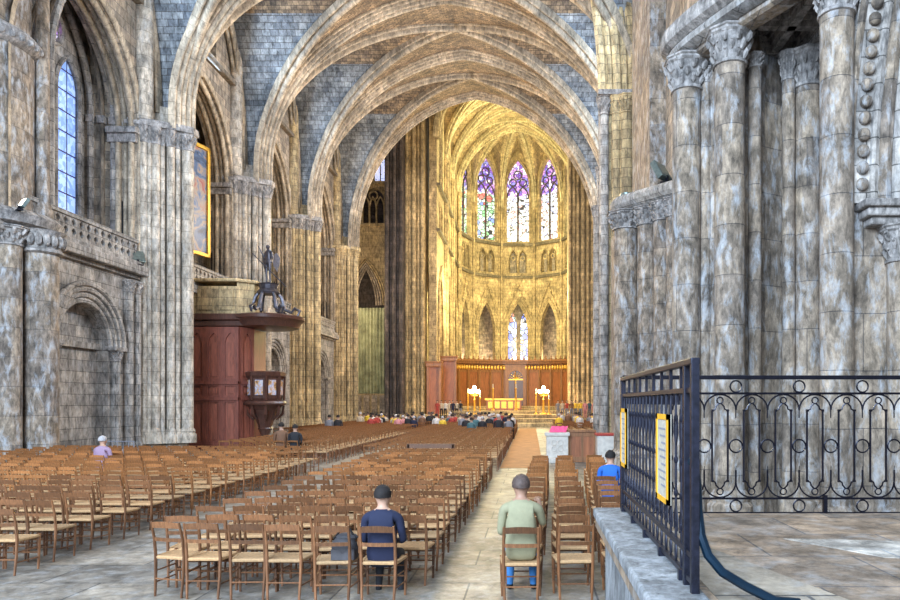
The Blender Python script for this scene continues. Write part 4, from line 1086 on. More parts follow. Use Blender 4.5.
# congregation
cols = ['cblack', 'cwhite', 'cgrey', 'cred', 'cbrown', 'ccream', 'navy', 'cteal', 'cwhite', 'cpink', 'cyellow', 'cblack', 'ccream']
cname = dict(cblack='black', cwhite='white', cgrey='grey', cred='dark red', cbrown='brown', ccream='cream', navy='navy', cteal='dark teal', cpink='pink', cyellow='yellow')
rp = random.Random(11); used_ = []
for (px0, px1, Y0, Y1, n, where, g) in ((362, 412, 45, 56, 22, 'among the pulpit-side front chairs by the green hanging', 'congregation by the green hanging'),
                                       (412, 455, 44, 56, 17, 'near the choir screen end beside the dark crossing pier', 'congregation by the dark crossing pier'),
                                       (462, 512, 38, 54, 30, 'in the front rows facing the altar', 'congregation facing the altar'),
                                       (556, 600, 48, 56, 13, 'beyond the wooden panels of the pink-draped pedestal', 'congregation beyond the pedestal')):
    for i in range(n):
        px = px0 + (px1 - px0) * (i + .5) / n + rp.uniform(-2, 2); Y = rp.uniform(Y0, Y1)
        fc = min((c for c in far if all(abs(c[0] - u[0]) > .3 or abs(c[1] - u[1]) > .4 for u in used_)), key=lambda c: (c[0] - Y) ** 2 * .3 + (c[1] - WX(px, Y)) ** 2); used_.append(fc)
        cc = rp.choice(cols); hh_ = rp.choice(['hair', 'greyhair', 'hair', 'whitehair'])
        hn = dict(hair='dark-haired', greyhair='brown-haired', whitehair='grey-haired')[hh_]
        person((fc[1], fc[0], 0), rp.uniform(-.25, .25), '%s person in %s seated %s' % (hn, cname[cc], where), M[cc], M['cblack'], M['skin'], M[hh_], sub=1, group=g, scale=rp.uniform(1.0, 1.15))

for (px0, px1, Y, zf, n, where, g) in ((436, 462, 67, .7, 7, 'on the choir steps by the oak stall end', 'people on the choir steps by the stalls'), (556, 596, 67, .7, 9, 'on the choir steps on the pedestal side', 'people on the choir steps on the pedestal side')):
    for i in range(n):
        cc = rp.choice(cols); px = px0 + (px1 - px0) * (i + .5) / n
        person((WX(px, Y), Y + rp.uniform(-.6, .6), zf), PI + rp.uniform(-.4, .4), 'person in %s standing %s' % (cname[cc], where), M[cc], M[rp.choice(['cblack', 'cgrey', cc])], M['skin'], M['hair'], pose='stand', sub=1, group=g, scale=1.0)
# statue on the sounding board
r = empty('statue', (-12.75, 34.0, 6.42), label='dark bronze angel statue with lance standing on the pulpit canopy', cat='statue')
me, zz = figure('stand', hand_r=(.42, .15, 1.62), hand_l=(-.42, .2, .9), sub=1, fingers=False)
me.materials.clear(); me.materials.append(M['bronze'])
o = bpy.data.objects.new('body', me); COL.objects.link(o); o.parent = r; o.location = (0, 0, 1.55); o.scale = (1.12,) * 3; o.rotation_euler = (0, 0, PI * .85)
for p in me.polygons: p.use_smooth = True
mb = MB(); mb.tube([(.9, -.1, 1.4), (-.7, -.2, 3.0)], .03, 6); mb.build('lance', M['bronze'], r)
for s_ in (-1, 1):
    W_ = [(.08, 2.95), (.28, 3.15), (.42, 2.9), (.4, 2.55), (.3, 2.2), (.14, 2.5)]
    mb = MB(); mb.add([(s_ * a, .18 + a * .5, b) for a, b in W_] + [(s_ * a, .24 + a * .5, b) for a, b in W_], [tuple(range(6)), tuple(range(11, 5, -1))] + [(k, (k + 1) % 6, 6 + (k + 1) % 6, 6 + k) for k in range(6)]); mb.build('wing', M['bronze'], r)
mb = MB(); mb.lathe([(.5, 1.05), (.55, 1.15), (.4, 1.3), (.45, 1.5), (.5, 1.56)], 0, 0, 12); mb.build('pedestal', M['bronze'], r)
for k in range(6):
    a = k * PI / 3 + .3; mb = MB()
    mb.tube([(1.35 * math.cos(a), 1.35 * math.sin(a), .06), (1.45 * math.cos(a), 1.45 * math.sin(a), .3), (1.2 * math.cos(a), 1.2 * math.sin(a), .42), (1.05 * math.cos(a), 1.05 * math.sin(a), .2), (.75 * math.cos(a), .75 * math.sin(a), .35), (.6 * math.cos(a), .6 * math.sin(a), .9), (.38 * math.cos(a), .38 * math.sin(a), 1.2)], [.05, .08, .09, .07, .1, .09, .07], 7)
    mb.build('volute', M['bronze'], r, smooth=True)

# ------------------------------------------------------------------ pedestals by the aisle
r = empty('stone_pedestal', (WX(557, 26), 26, 0), label='white stone pedestal at the aisle, draped with pink cloth', cat='pedestal')
mb = MB(); mb.box(-.5, -.4, 0, .5, .4, .18); mb.build('plinth', M['white'], r, bevel=.02)
mb = MB(); mb.box(-.4, -.32, .18, .4, .32, .98); mb.build('body', M['white'], r, bevel=.02)
mb = MB(); mb.box(-.46, -.38, .98, .46, .38, 1.12); mb.build('top', M['white'], r, bevel=.03)
mb = MB()
for k in range(2):
    for j in range(2): mb.tube([(-.12 + .24 * k + .09 * math.cos(q), -.33, .52 + .22 * j + .09 * math.sin(q)) for q in [2 * PI * i / 12 for i in range(12)]], .02, 5, closed=True)
mb.build('carving', M['white'], r)
mb = MB(); n_ = 10; v = []; f = []
for j in range(7):
    for i in range(n_ + 1):
        x = -.3 + .62 * i / n_; y = -.36 + .62 * j / 6; z = 1.13 + .2 * j / 6 + .012 * math.sin(i * 2.1 + j)
        v.append((x + .1 * j / 6, y, z))
for j in range(6):
    for i in range(n_): f.append((j * (n_ + 1) + i, j * (n_ + 1) + i + 1, (j + 1) * (n_ + 1) + i + 1, (j + 1) * (n_ + 1) + i))
mb.add(v, f); mb.add([(a, b, 1.122) for a, b, c in v], [q[::-1] for q in f])
o = mb.build('pink_cloth', M['pink']); o.location = (WX(557, 26), 26, 0); tag(o, 'bright pink cloth over the sloping top of the white pedestal', 'cloth')
r = empty('wooden_barrier', (0, 0, 0), label='low oak panelled barrier between the two white pedestals', cat='barrier')
xa, xb = WX(568.5, 26), WX(596, 26)
mb = MB(); panel(mb, (0, 26.0, 0), (1, 0, 0), (0, 1, 0), rect(xa, 0, xb, 1.12), [rect(xa + .1, .2, xa + .47, .95), rect(xa + .56, .2, xb - .08, .95)], .06); mb.build('frame', M['oak'], r)
mb = MB(); mb.box(xa, 26.03, 0, xb, 26.07, 1.1); mb.build('panel', M['oak2'], r)
mb = MB(); mb.box(xa, 25.92, 1.12, xb, 26.12, 1.2); mb.build('rail', M['oak'], r)
r = empty('stone_pedestal', (WX(608, 25.5), 25.5, 0), label='white stone pedestal at the foot of the grey shaft past the oak barrier', cat='pedestal')
mb = MB(); mb.box(-.5, -.45, 0, .5, .45, .2); mb.build('plinth', M['white'], r, bevel=.02)
mb = MB(); mb.box(-.42, -.38, .2, .42, .38, 1.02); mb.build('body', M['white'], r, bevel=.02)
mb = MB(); mb.box(-.46, -.42, 1.02, .46, .42, 1.1); mb.build('top', M['cred'], r, bevel=.02)
# ------------------------------------------------------------------ crossing and transept
def cluster(name, lab, Y, specs, z1, mat, capz=None):
    r = empty(name, (0, 0, 0), label=lab, cat='pier')
    x0 = min(WX(p - w, Y) for p, w in specs); x1 = max(WX(p + w, Y) for p, w in specs)
    mb = MB(); mb.box(x0, Y + .1, 0, x1, Y + 2.2, z1); mb.build('core', mat, r)
    for i, (p, w) in enumerate(specs):
        rr = w * Y / F; shaft(r, WX(p, Y), Y + (.05 if i % 2 else -.12), rr, 0, z1, mat, 0, True, None, 12)
    return r
cluster('crossing_pier', 'shadow-dark clustered pier between the transept and the golden choir', 72.0, [(387, 2.2), (391, 1.6), (394.5, 2), (398, 1.5), (401.5, 2.2)], 34, M['dark'])  # this pier's shade is painted in by its dark stone colour
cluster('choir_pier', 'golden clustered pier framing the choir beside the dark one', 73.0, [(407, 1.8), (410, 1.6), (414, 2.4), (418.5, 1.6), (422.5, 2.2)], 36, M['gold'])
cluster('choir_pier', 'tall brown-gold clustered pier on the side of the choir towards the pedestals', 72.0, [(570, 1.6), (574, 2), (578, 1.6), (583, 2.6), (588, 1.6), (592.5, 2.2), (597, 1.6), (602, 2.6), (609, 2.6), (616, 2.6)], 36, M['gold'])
# transept wall facing the nave
YT = 76.0
def WO(px0, py0, px1, pys, pyt, n=10): return opening(WX(px0, YT), WX(px1, YT), WZ(py0, YT), WZ(pys, YT), WZ(pyt, YT), n)
mb = MB(); hs_ = [rect(WX(374, YT), WZ(181, YT), WX(385, YT), WZ(158, YT)), WO(362, 224, 384, 200, 188), WO(345, 420, 386, 305, 258, 16)]
panel(mb, (0, YT, 0), (1, 0, 0), (0, 1, 0), rect(-26, 0, -13.6, 40), hs_, .8); struct(mb.build('wall_transept', M['gold']))
mb = MB(); mb.box(-26, YT + 3, 0, -13.6, YT + 3.3, 40); struct(mb.build('wall_transept_back', M['dark']))
r = empty('window_2'); struct(r)
mb = MB(); mb.box(WX(374, YT), YT + .5, WZ(181, YT), WX(385, YT), YT + .55, WZ(158, YT)); mb.build('pane', M['g_sky'], r)
mb = MB(); mb.box(WX(379, YT) , YT + .4, WZ(181, YT), WX(380, YT), YT + .6, WZ(158, YT)); mb.build('mullion', M['gold'], r)
for zz_, k in ((WZ(225, YT), 140), (WZ(183, YT), 141)):
    mb = MB(); mb.box(-26, YT - .25, zz_ - .15, -13.6, YT, zz_ + .15); struct(mb.build('trim_%d' % k, M['gold']))
mb = MB()
for (a, b) in ((362, 369), (369, 376), (376, 384)):
    p = arch_pts(WX(a, YT), WX(b, YT), WZ(208, YT), WZ(196, YT), 8); mb.tube([(p[0][0], YT + .2, WZ(224, YT))] + [(u, YT + .2, z) for u, z in p] + [(p[-1][0], YT + .2, WZ(224, YT))], .1, 5)
mb.tube([(u, YT + .2, z) for u, z in circ(WX(373, YT), WZ(195, YT), .45)], .1, 5, closed=True)
struct(mb.build('trim_142', M['gold']))
for k in range(5):
    q = k * .28; mb = MB(); p = arch_pts(WX(345, YT) + q, WX(386, YT) - q, WZ(305, YT), WZ(258, YT) - q, 16)
    mb.tube([(u, YT + .1 * k - .1, z) for u, z in p], .1, 6); struct(mb.build('trim_%d' % (143 + k), M['gold' if k < 2 else 'nave'], smooth=True))
# green-grey hanging
mb = MB(); v = []; f = []; nx, nz = 60, 8
x0, x1 = WX(345, 75), WX(386, 75); z0, z1 = 2.2, WZ(308, 75)
for j in range(nz + 1):
    for i in range(nx + 1):
        x = x0 + (x1 - x0) * i / nx; y = 75 + .14 * math.sin(i * 1.3) + .05 * math.sin(i * .5 + j)
        v.append((x, y, z0 + (z1 - z0) * j / nz))
for j in range(nz):
    for i in range(nx): f.append((j * (nx + 1) + i, j * (nx + 1) + i + 1, (j + 1) * (nx + 1) + i + 1, (j + 1) * (nx + 1) + i))
m = plain('grey_green_fabric', (.36, .38, .24), .8, var=.5, sc=1.2)
mb.add(v, f); o = mb.build('green_hanging', m, smooth=True); tag(o, 'tall grey-green hanging filling the transept arch', 'hanging')
sm = o.modifiers.new('t', 'SOLIDIFY'); sm.thickness = .05
r = empty('altar_rail', (0, 0, 0), label='low pale panelled screen at the foot of the green hanging', cat='screen')
mb = MB(); mb.box(x0, 74.2, 0, x1, 74.4, 3.2)
mb.build('panel', M['gold'], r)
for i in range(5):
    mb = MB(); mb.box(x0 + .5 + i * .85, 74.1, .3, x0 + 1.1 + i * .85, 74.2, 3.0); mb.build('post', M['nave'], r)
# enclosure walls of crossing
mb = MB()
hole = [(x_, z_) for x_, y_, z_ in tpath(58.7)]; hole = [(hole[0][0], .02)] + hole + [(hole[-1][0], .02)]
panel(mb, (0, 59.4, 0), (1, 0, 0), (0, 1, 0), rect(-17.5, 0, 9, 41), [hole], .6); struct(mb.build('wall_crossing', M['nave']))
mb = MB(); mb.box(-26.3, 59, 0, -26, 77, 41); struct(mb.build('wall_transept_end', M['nave']))
mb = MB(); mb.box(14, 59, 0, 14.3, 77, 41); mb.box(9, 75, 0, 14, 75.4, 41); struct(mb.build('wall_transept_south', M['nave']))
mb = MB(); mb.box(-26, 59, 40.5, 14, 106, 41); struct(mb.build('ceiling_crossing', M['nave']))

# ------------------------------------------------------------------ choir and apse
AXc, AYc, AR_ = -1.9, 94.0, 7.9
CLx, CRx = -9.9, 6.1
cc_ = lambda Y: (CLx + CRx) / 2
ch_ = lambda Y: (CRx - CLx) / 2
zs_c = lambda Y: 30.0
zc_c = lambda Y: 39.0
cys = [73.5, 80.3, 87.1, 94.0]
for a, b in zip(cys, cys[1:]):
    vault('ceiling_%d' % ni, a, b, 0, 0, .3, .3, cc_, ch_, zs_c, zc_c, M['goldweb'] if 'goldweb' in M else M['gold'], 16); ni += 1
def ctp(Y, n=28): return [(cc_(Y) - ch_(Y) * math.cos(PI * i / n), Y, 30 + 9 * Fn(math.cos(PI * i / n))) for i in range(n + 1)]
for Y in cys:
    mb = MB(); mb.sweep(ctp(Y), scale_prof(WR, 1.5), (0, 1, 0), (AXc, Y, 25)); struct(mb.build('trim_%d' % (150 + int(Y)), M['goldrib'], smooth=True))
for j, (a, b) in enumerate(zip(cys, cys[1:])):
    for fl in (0, 1):
        p = []
        for i in range(29):
            t = -math.cos(PI * i / 28); p.append((cc_(0) + ch_(0) * (t if not fl else -t), (a + b) / 2 + (b - a) / 2 * t, 30 + 9 * Fn(t)))
        d = Vector(p[-1]) - Vector(p[0]); mb = MB(); mb.sweep(p, scale_prof(DG, 1.1), (d.y, -d.x, 0), (AXc, (a + b) / 2, 22)); struct(mb.build('trim_%d' % (260 + j * 2 + fl), M['goldrib'], smooth=True))
# straight choir walls
def choir_wall(X, nx, nm, k0):
    mb = MB(); hl = []
    for a, b in zip(cys, cys[1:]):
        c = (a + b) / 2
        hl += [opening(c - 2.0, c + 2.0, 2.3, 12.5, 16.6, 12), opening(c - 1.5, c - .15, 21.0, 23.2, 24.2, 8), opening(c + .15, c + 1.5, 21.0, 23.2, 24.2, 8), opening(c - 1.6, c + 1.6, 26, 32, 35.5, 10)]
    panel(mb, (X, 0, 0), (0, 1, 0), (-nx, 0, 0), rect(73.5, 0, 94, 40), hl, .8); struct(mb.build(nm, M['gold']))
    mb = MB(); mb.box(min(X - nx * 3.5, X - nx * 3.8), 73.5, 0, max(X - nx * 3.5, X - nx * 3.8), 96, 40); struct(mb.build(nm + '_aisle', M['gold']))
    for j, (a, b) in enumerate(zip(cys, cys[1:])):
        c = (a + b) / 2
        w_ = empty('window_%d' % (k0 + j)); struct(w_)
        mb = MB(); panel(mb, (X - nx * .5, 0, 0), (0, 1, 0), (-nx, 0, 0), opening(c - 1.6, c + 1.6, 26, 32, 35.5, 10), [], .04); mb.build('pane', M['g_green'], w_)
        mb = MB(); mb.box(X - .1, c - .1, 26, X + .1, c + .1, 34); mb.build('mullion', M['gold'], w_)
        mb = MB()
        for q in range(3):
            g = q * .25; p = arch_pts(c - 2.0 - g, c + 2.0 + g, 12.5, 16.6 + g * 1.3, 14); mb.tube([(X + nx * .1, p[0][0], 2)] + [(X + nx * (.02 + .06 * q), u, z) for u, z in p] + [(X + nx * .1, p[-1][0], 2)], .11, 6)
        struct(mb.build('trim_%d' % (k0 * 10 + j), M['gold'], smooth=True))
    for j, z in enumerate((20.4, 25.2)):
        mb = MB(); mb.box(min(X, X + nx * .35), 73.5, z - .15, max(X, X + nx * .35), 94, z + .15); struct(mb.build('trim_%d' % (k0 * 10 + 5 + j), M['goldrib']))
    for Y in cys[1:-1]:
        t = empty('choir_shaft', (0, 0, 0), label='slender golden wall shafts of the choir arcade, one set between every two arches', cat='column', group='choir wall shafts')
        for dy in (-.45, 0, .45): shaft(t, X + nx * (.25 if dy == 0 else .1), Y + dy, .2 if dy == 0 else .13, 0, 29.3, M['gold'], .7, True, M['gold'], 10)
choir_wall(CLx, 1, 'wall_choir_left', 30); choir_wall(CRx, -1, 'wall_choir_right', 40)
# apse panels
angs = [math.radians(a) for a in (-90, -54, -18, 18, 54, 90)]
vert = [(AXc + AR_ * math.sin(a), AYc + AR_ * math.cos(a)) for a in angs]
glz = [M['g_green'], M['g_green'], M['g_white'], M['g_white'], M['g_green']]
for i in range(5):
    (xa, ya), (xb, yb) = vert[i], vert[i + 1]
    A = Vector((xa, ya, 0)); B = Vector((xb, yb, 0)); U = (B - A); L = U.length; U.normalize(); Nn = Vector((-U.y, U.x, 0))
    if Nn.dot(A - Vector((AXc, AYc, 0))) < 0: Nn = -Nn
    c = L / 2
    mb = MB(); hl = [opening(c - 1.45, c + 1.45, 2.3, 12.6, 16.7, 14), opening(c - 1.25, c - .12, 21.0, 23.0, 24.2, 8), opening(c + .12, c + 1.25, 21.0, 23.0, 24.2, 8), opening(c - 1.6, c + 1.6, 25.6, 33.6, 37.4, 14)]
    panel(mb, A, U, Nn, rect(0, 0, L, 39.5), hl, .7); struct(mb.build('wall_apse_%d' % (i + 1), M['gold']))
    w_ = empty('window_%d' % (50 + i)); struct(w_)
    mb = MB(); panel(mb, A + Nn * .5, U, Nn, opening(c - 1.6, c + 1.6, 25.6, 33.6, 37.4, 14), [], .04); mb.build('pane', glz[i], w_)
    mb = MB(); panel(mb, A + Nn * .46, U, Nn, [(c - 1.6, 32.3)] + arch_pts(c - 1.6, c + 1.6, 33.6, 37.4, 14) + [(c + 1.6, 32.3)], [], .03); mb.build('pane', M['g_purple'], w_)
    def W3(u, z, d=.3): q = A + U * u + Nn * d; return (q.x, q.y, z)
    mb = MB()
    mb.tube([W3(c, 25.6), W3(c, 32.6)], .14, 6)
    for q in (-1, 1):
        p = arch_pts(c + (q - 1) * .75 - .05 * (q < 0), c + (q + 1) * .75 + .05, 32.0, 33.6, 8); mb.tube([W3(u, z) for u, z in p], .11, 5)
        mb.tube([W3(u, z) for u, z in circ(c + q * .72, 34.2, .5)], .1, 5, closed=True)
    mb.tube([W3(u, z) for u, z in circ(c, 35.3, .6)], .1, 5, closed=True)
    mb.build('tracery', M['dark'], w_, smooth=True)
    mb = MB()
    for q in range(3):
        g = q * .22; p = arch_pts(c - 1.5 - g, c + 1.5 + g, 12.6, 16.7 + g * 1.3, 14); mb.tube([W3(p[0][0], 2, -.05)] + [W3(u, z, -.02 - .06 * q) for u, z in p] + [W3(p[-1][0], 2, -.05)], .11, 6)
    mb.tube([W3(c - 2.25, 14.0, -.15), W3(c, 19.0, -.2), W3(c + 2.25, 14.0, -.15)], .15, 6); mb.sphere(W3(c, 19.2, -.2), .28, 8, 6)
    for q in (-1, 1):
        for k in range(4): mb.sphere(W3(c + q * (.5 + k * .45), 18.2 - k * 1.0, -.25), .16, 6, 5)
    struct(mb.build('trim_%d' % (300 + i), M['gold'], smooth=True))
    mb = MB()
    p = arch_pts(c - 1.75, c + 1.75, 33.6, 37.6, 14); mb.tube([W3(c - 1.75, 25.4, -.05)] + [W3(u, z, -.05) for u, z in p] + [W3(c + 1.75, 25.4, -.05)], .16, 6)
    struct(mb.build('trim_%d' % (310 + i), M['gold'], smooth=True))
    mb = MB()
    for q in (-1, 1):
        for s2 in (-1, 1):
            p = arch_pts(c + q * .68 - .55, c + q * .68 + .55, 23.0, 24.3, 8); mb.tube([W3(p[0][0], 21, -.05)] + [W3(u, z, -.05) for u, z in p] + [W3(p[-1][0], 21, -.05)], .09, 5)
        mb.tube([W3(u, z, .1) for u, z in circ(c + q * .68, 23.2, .3)], .07, 5, closed=True)
    struct(mb.build('trim_%d' % (320 + i), M['gold'], smooth=True))
    for j, z in enumerate((20.4, 25.1)):
        mb = MB(); q = (A + B) / 2 - Nn * .12 + Vector((0, 0, z)); mb.obox(q, U * (L / 2), Nn * .25, (0, 0, .18)); struct(mb.build('trim_%d' % (330 + i * 2 + j), M['goldrib']))
    # niche backs of the triforium
    mb = MB(); panel(mb, A + Nn * .72, U, Nn, rect(0, 20.5, L, 25), [], .05); struct(mb.build('wall_apse_back_%d' % (i + 1), M['nave']))
for i, (x, y) in enumerate(vert):
    t = empty('choir_shaft', (0, 0, 0), label='tall slim golden shafts at an angle of the apse between two stained windows', cat='column', group='apse wall shafts')
    dx, dy = (AXc - x) / AR_, (AYc - y) / AR_
    for q in (-1, 0, 1): shaft(t, x + dx * (.3 if q == 0 else .15) - dy * .32 * q, y + dy * (.3 if q == 0 else .15) + dx * .32 * q, .19 if q == 0 else .12, 0, 29.8, M['gold'], .6, True, M['gold'], 10)
    # radiating rib
    mb = MB(); K = Vector((AXc, 92.6, 0)); P = Vector((x, y, 0)); p = []
    for k in range(21):
        f_ = k / 20; q = K + (P - K) * f_; p.append((q.x, q.y, 30.2 + 9.0 * math.sqrt(max(0, 1 - f_ ** 2.2))))
    d = P - K; mb.sweep(p, scale_prof(DG, 1.1), (d.y, -d.x, 0), (K.x, K.y, 20)); struct(mb.build('trim_%d' % (350 + i), M['goldrib'], smooth=True))
for i in range(5):
    A = Vector((*vert[i], 0)); B = Vector((*vert[i + 1], 0)); K = Vector((AXc, 92.6, 0)); mb = MB(); v = []; f = []; n_ = 16
    for a in range(n_ + 1):
        r_ = a / n_
        for b in range(n_ + 1):
            s_ = -math.cos(PI * b / n_); E = A + (B - A) * (s_ + 1) / 2; q = K + (E - K) * r_
            z = max(30.2 + 9.0 * math.sqrt(max(0, 1 - r_ ** 2.2)), 30.2 + 8.6 * Fn(s_, 1.3) * (1 if r_ > .0 else 1))
            v.append((q.x, q.y, min(z, 39.3)))
    for a in range(n_):
        for b in range(n_): f.append((a * (n_ + 1) + b, a * (n_ + 1) + b + 1, (a + 1) * (n_ + 1) + b + 1, (a + 1) * (n_ + 1) + b))
    mb.add(v, f); struct(mb.build('ceiling_apse_%d' % (i + 1), M['gold']))
# ambulatory back wall + chapel windows
for i in range(5):
    a0, a1 = angs[i], angs[i + 1]; R2 = 12.5
    A = Vector((AXc + R2 * math.sin(a0), AYc + R2 * math.cos(a0), 0)); B = Vector((AXc + R2 * math.sin(a1), AYc + R2 * math.cos(a1), 0)); U = (B - A).normalized(); L = (B - A).length; Nn = Vector((-U.y, U.x, 0))
    if Nn.dot(A - Vector((AXc, AYc, 0))) < 0: Nn = -Nn
    mb = MB(); c = L / 2; hl = [opening(c - 1.7, c - .3, 6, 14, 16, 8), opening(c + .3, c + 1.7, 6, 14, 16, 8)] if i == 2 else []
    panel(mb, A, U, Nn, rect(0, 0, L, 21), hl, .4); struct(mb.build('wall_chapel_%d' % (i + 1), M['nave']))
    for h in hl:
        w_ = empty('window_%d' % (60 + hl.index(h))); struct(w_); mb = MB(); panel(mb, A + Nn * .2, U, Nn, h, [], .04); mb.build('pane', M['g_low'], w_)
mb = MB(); mb.prism([(AXc - 13, 90), (AXc + 13, 90), (AXc + 13, 107), (AXc - 13, 107)], 20.6, 20.8)
# (covers only the ring: cut by the apse walls)
# choir floor and steps
for k, (y0, z) in enumerate(((63, .35), (66, .7), (68.5, 1.05), (74, 1.4), (80, 1.8))):
    mb = MB(); mb.box(-9.6 if k > 2 else -13, y0, 0 if k == 0 else z - .35, 5.8 if k > 2 else 7.2, 107, z); struct(mb.build('floor_step_%d' % (k + 1), M['gold']))
mb = MB(); mb.box(-16, 76, -.3, 12, 110, 0); struct(mb.build('floor_choir', M['gold']))
# carved oak screen, concave
def screen():
    r = empty('choir_screen', (0, 0, 0), label='tall carved oak screen curving behind the altar, round-arched door in its middle', cat='screen')
    cx, cyy, R_ = -2.1, 86.0, 9.2; zb, zt = 1.8, 7.75; n = 14
    A_ = [math.radians(-72 + 144 * i / n) for i in range(n + 1)]
    pt = [(cx + R_ * math.sin(a), cyy + R_ * math.cos(a) * .72) for a in A_]
    for i in range(n):
        A = Vector((*pt[i], 0)); B = Vector((*pt[i + 1], 0)); U = (B - A).normalized(); L = (B - A).length; Nn = Vector((-U.y, U.x, 0))
        c = L / 2; mid = i in (6, 7)
        mb = MB(); panel(mb, A, U, Nn, rect(0, zb, L, zt), [rect(.22, zb + .4, L - .22, zt - 1.5)] , .12); mb.build('frame', M['oak'], r)
        mb = MB(); panel(mb, A + Nn * .1, U, Nn, rect(0, zb, L, zt), [], .05); mb.build('panel', M['oak2'], r)
        mb = MB(); q0 = A; mb.tube([(q0.x, q0.y - .12, zb), (q0.x, q0.y - .12, zt)], .11, 6)
        for k in range(4): 
            q = A + U * (L * (k + .5) / 4); mb.sphere((q.x, q.y - .15, zt - .9), (.16, .16, .32), 6, 5, mi=1)
        mb.build('pilaster', [M['oak'], M['gilt']], r)
        mb = MB(); q = (A + B) / 2; mb.obox((q.x, q.y - .15, zt - .25), U * (L / 2 + .02), (0, .35, 0), (0, 0, .16)); mb.obox((q.x, q.y - .25, zt), U * (L / 2 + .02), (0, .5, 0), (0, 0, .12)); mb.build('cornice', M['oak'], r)
    # door
    y = 86 + 9.2 * .72 - .35
    mb = MB(); panel(mb, (0, y, 0), (1, 0, 0), (0, 1, 0), rect(-3.4, zb, -.6, 7.3), [opening(-2.95, -1.05, zb + .02, 5.4, 6.5, 12)], .3); mb.build('door_surround', M['oak'], r)
    mb = MB(); panel(mb, (0, y + .15, 0), (1, 0, 0), (0, 1, 0), opening(-2.95, -1.05, zb + .02, 5.4, 6.5, 12), [], .1); mb.build('door', M['walnut'], r)
    mb = MB()
    for k in range(9): a = PI * k / 8; mb.tube([(-2, y + .1, 5.35), (-2 + .9 * math.cos(a), y + .1, 5.35 + .95 * math.sin(a))], .04, 5)
    mb.box(-2.95, y + .05, 5.2, -1.05, y + .15, 5.38); mb.box(-2.04, y + .05, zb, -1.96, y + .15, 5.2)
    mb.build('fanlight', M['gilt'], r)
    for k in range(30):
        a = math.radians(-72 + 144 * k / 29); x, yy = cx + (R_ - .4) * math.sin(a), cyy + (R_ - .4) * math.cos(a) * .72
        mb = MB(); mb.lathe([(.1, 7.85), (.16, 8.0), (.05, 8.15), (.1, 8.25), (.0, 8.45)], x, yy, 6); mb.build('finial', M['oak'], r)
screen()
for px, Yp, w, zt_, l in ((434, 72.6, 1.25, 6.7, 'tall oak canopied stall end standing clear of the choir screen'), (449, 77, 1.4, 7.2, 'taller oak stall end joining the curved choir screen')):
    r = empty('choir_stall', (WX(px, Yp), Yp, 1.05 if Yp < 74 else 1.4), label=l, cat='stall')
    h = zt_ - 1.4
    for s_ in (-1, 1):
        mb = MB(); mb.box(s_ * w / 2 - .12, -.15, 0, s_ * w / 2 + .12, .15, h - .4); mb.build('post', M['oak'], r)
    mb = MB(); mb.box(-w / 2, .1, 0, w / 2, .2, h - .4); mb.build('back_panel', M['oak2'], r)
    mb = MB(); mb.box(-w / 2 - .2, -.4, h - .4, w / 2 + .2, .3, h); mb.box(-w / 2 - .3, -.5, h, w / 2 + .3, .35, h + .15); mb.build('canopy', M['oak'], r, bevel=.04)
# altar
r = empty('altar', (WX(504, 78), 78, 1.4), label='golden altar table on steps at the centre of the choir', cat='altar')
mb = MB(); mb.box(-1.95, -.5, 0, 1.95, .5, 1.1); mb.build('body', M['oak2'], r)
mb = MB(); mb.box(-2.1, -.6, 1.1, 2.1, .6, 1.3); mb.build('top', M['gilt'], r)
mb = MB()
for k in range(5): mb.box(-1.75 + k * .74, -.54, .2, -1.2 + k * .74, -.5, .95)
mb.build('panel', M['gilt'], r)
# candelabra with glowing globes
for px, l in ((474.5, 'tall brass candelabrum glowing brightly, on the side of the altar nearer the pulpit'), (543.5, 'tall brass candelabrum glowing brightly on the pedestal side of the altar')):
    r = empty('candelabrum', (WX(px, 70), 70, 1.05), label=l, cat='candelabrum', group='candelabra flanking the altar')
    mb = MB(); mb.lathe([(.4, 0), (.4, .1), (.12, .2), (.08, 1.4), (.14, 1.5), (.07, 1.6), (.06, 2.3)], 0, 0, 10); mb.build('stem', M['gilt'], r, smooth=True)
    for k in range(6):
        a = 2 * PI * k / 6; mb = MB()
        mb.tube([(0, 0, 1.9), (.3 * math.cos(a), .3 * math.sin(a), 1.85), (.42 * math.cos(a), .42 * math.sin(a), 2.15)], .035, 5); arm_ = mb.build('arm', M['gilt'], r)
        mb = MB(); mb.sphere((.42 * math.cos(a), .42 * math.sin(a), 2.32), (.14, .14, .18), 8, 6); mb.build('globe', M['lampwhite'], arm_)
    mb = MB(); mb.sphere((0, 0, 2.62), (.18, .18, .24), 8, 6); mb.build('globe', M['lampwhite'], r)
    L_ = bpy.data.lights.new('lamp_glow', 'POINT'); L_.energy = 900; L_.color = (1, .72, .4); L_.shadow_soft_size = .4; o = bpy.data.objects.new('lamp_glow', L_); COL.objects.link(o); o.location = (WX(px, 70), 69.2, 4.2)
for px, Yp, h in ((468, 71, 2.6), (480, 71, 2.2), (536, 71, 2.6), (549, 71, 2.0), (493, 77, 2.9), (516, 77, 2.9)):
    zf = 1.05 if Yp < 74 else 1.4 
    r = empty('candlestick', (WX(px, Yp), Yp, zf), label='slim gilt candlestick standing near the altar', cat='candlestick', group='gilt candlesticks near the altar')
    mb = MB(); mb.lathe([(.22, 0), (.2, .08), (.06, .16), (.05, h - .6), (.13, h - .5), (.05, h - .45)], 0, 0, 8); mb.build('stem', M['gilt'], r)
    mb = MB(); mb.lathe([(.05, h - .45), (.045, h)], 0, 0, 8); mb.build('candle', M['cwhite'], r)
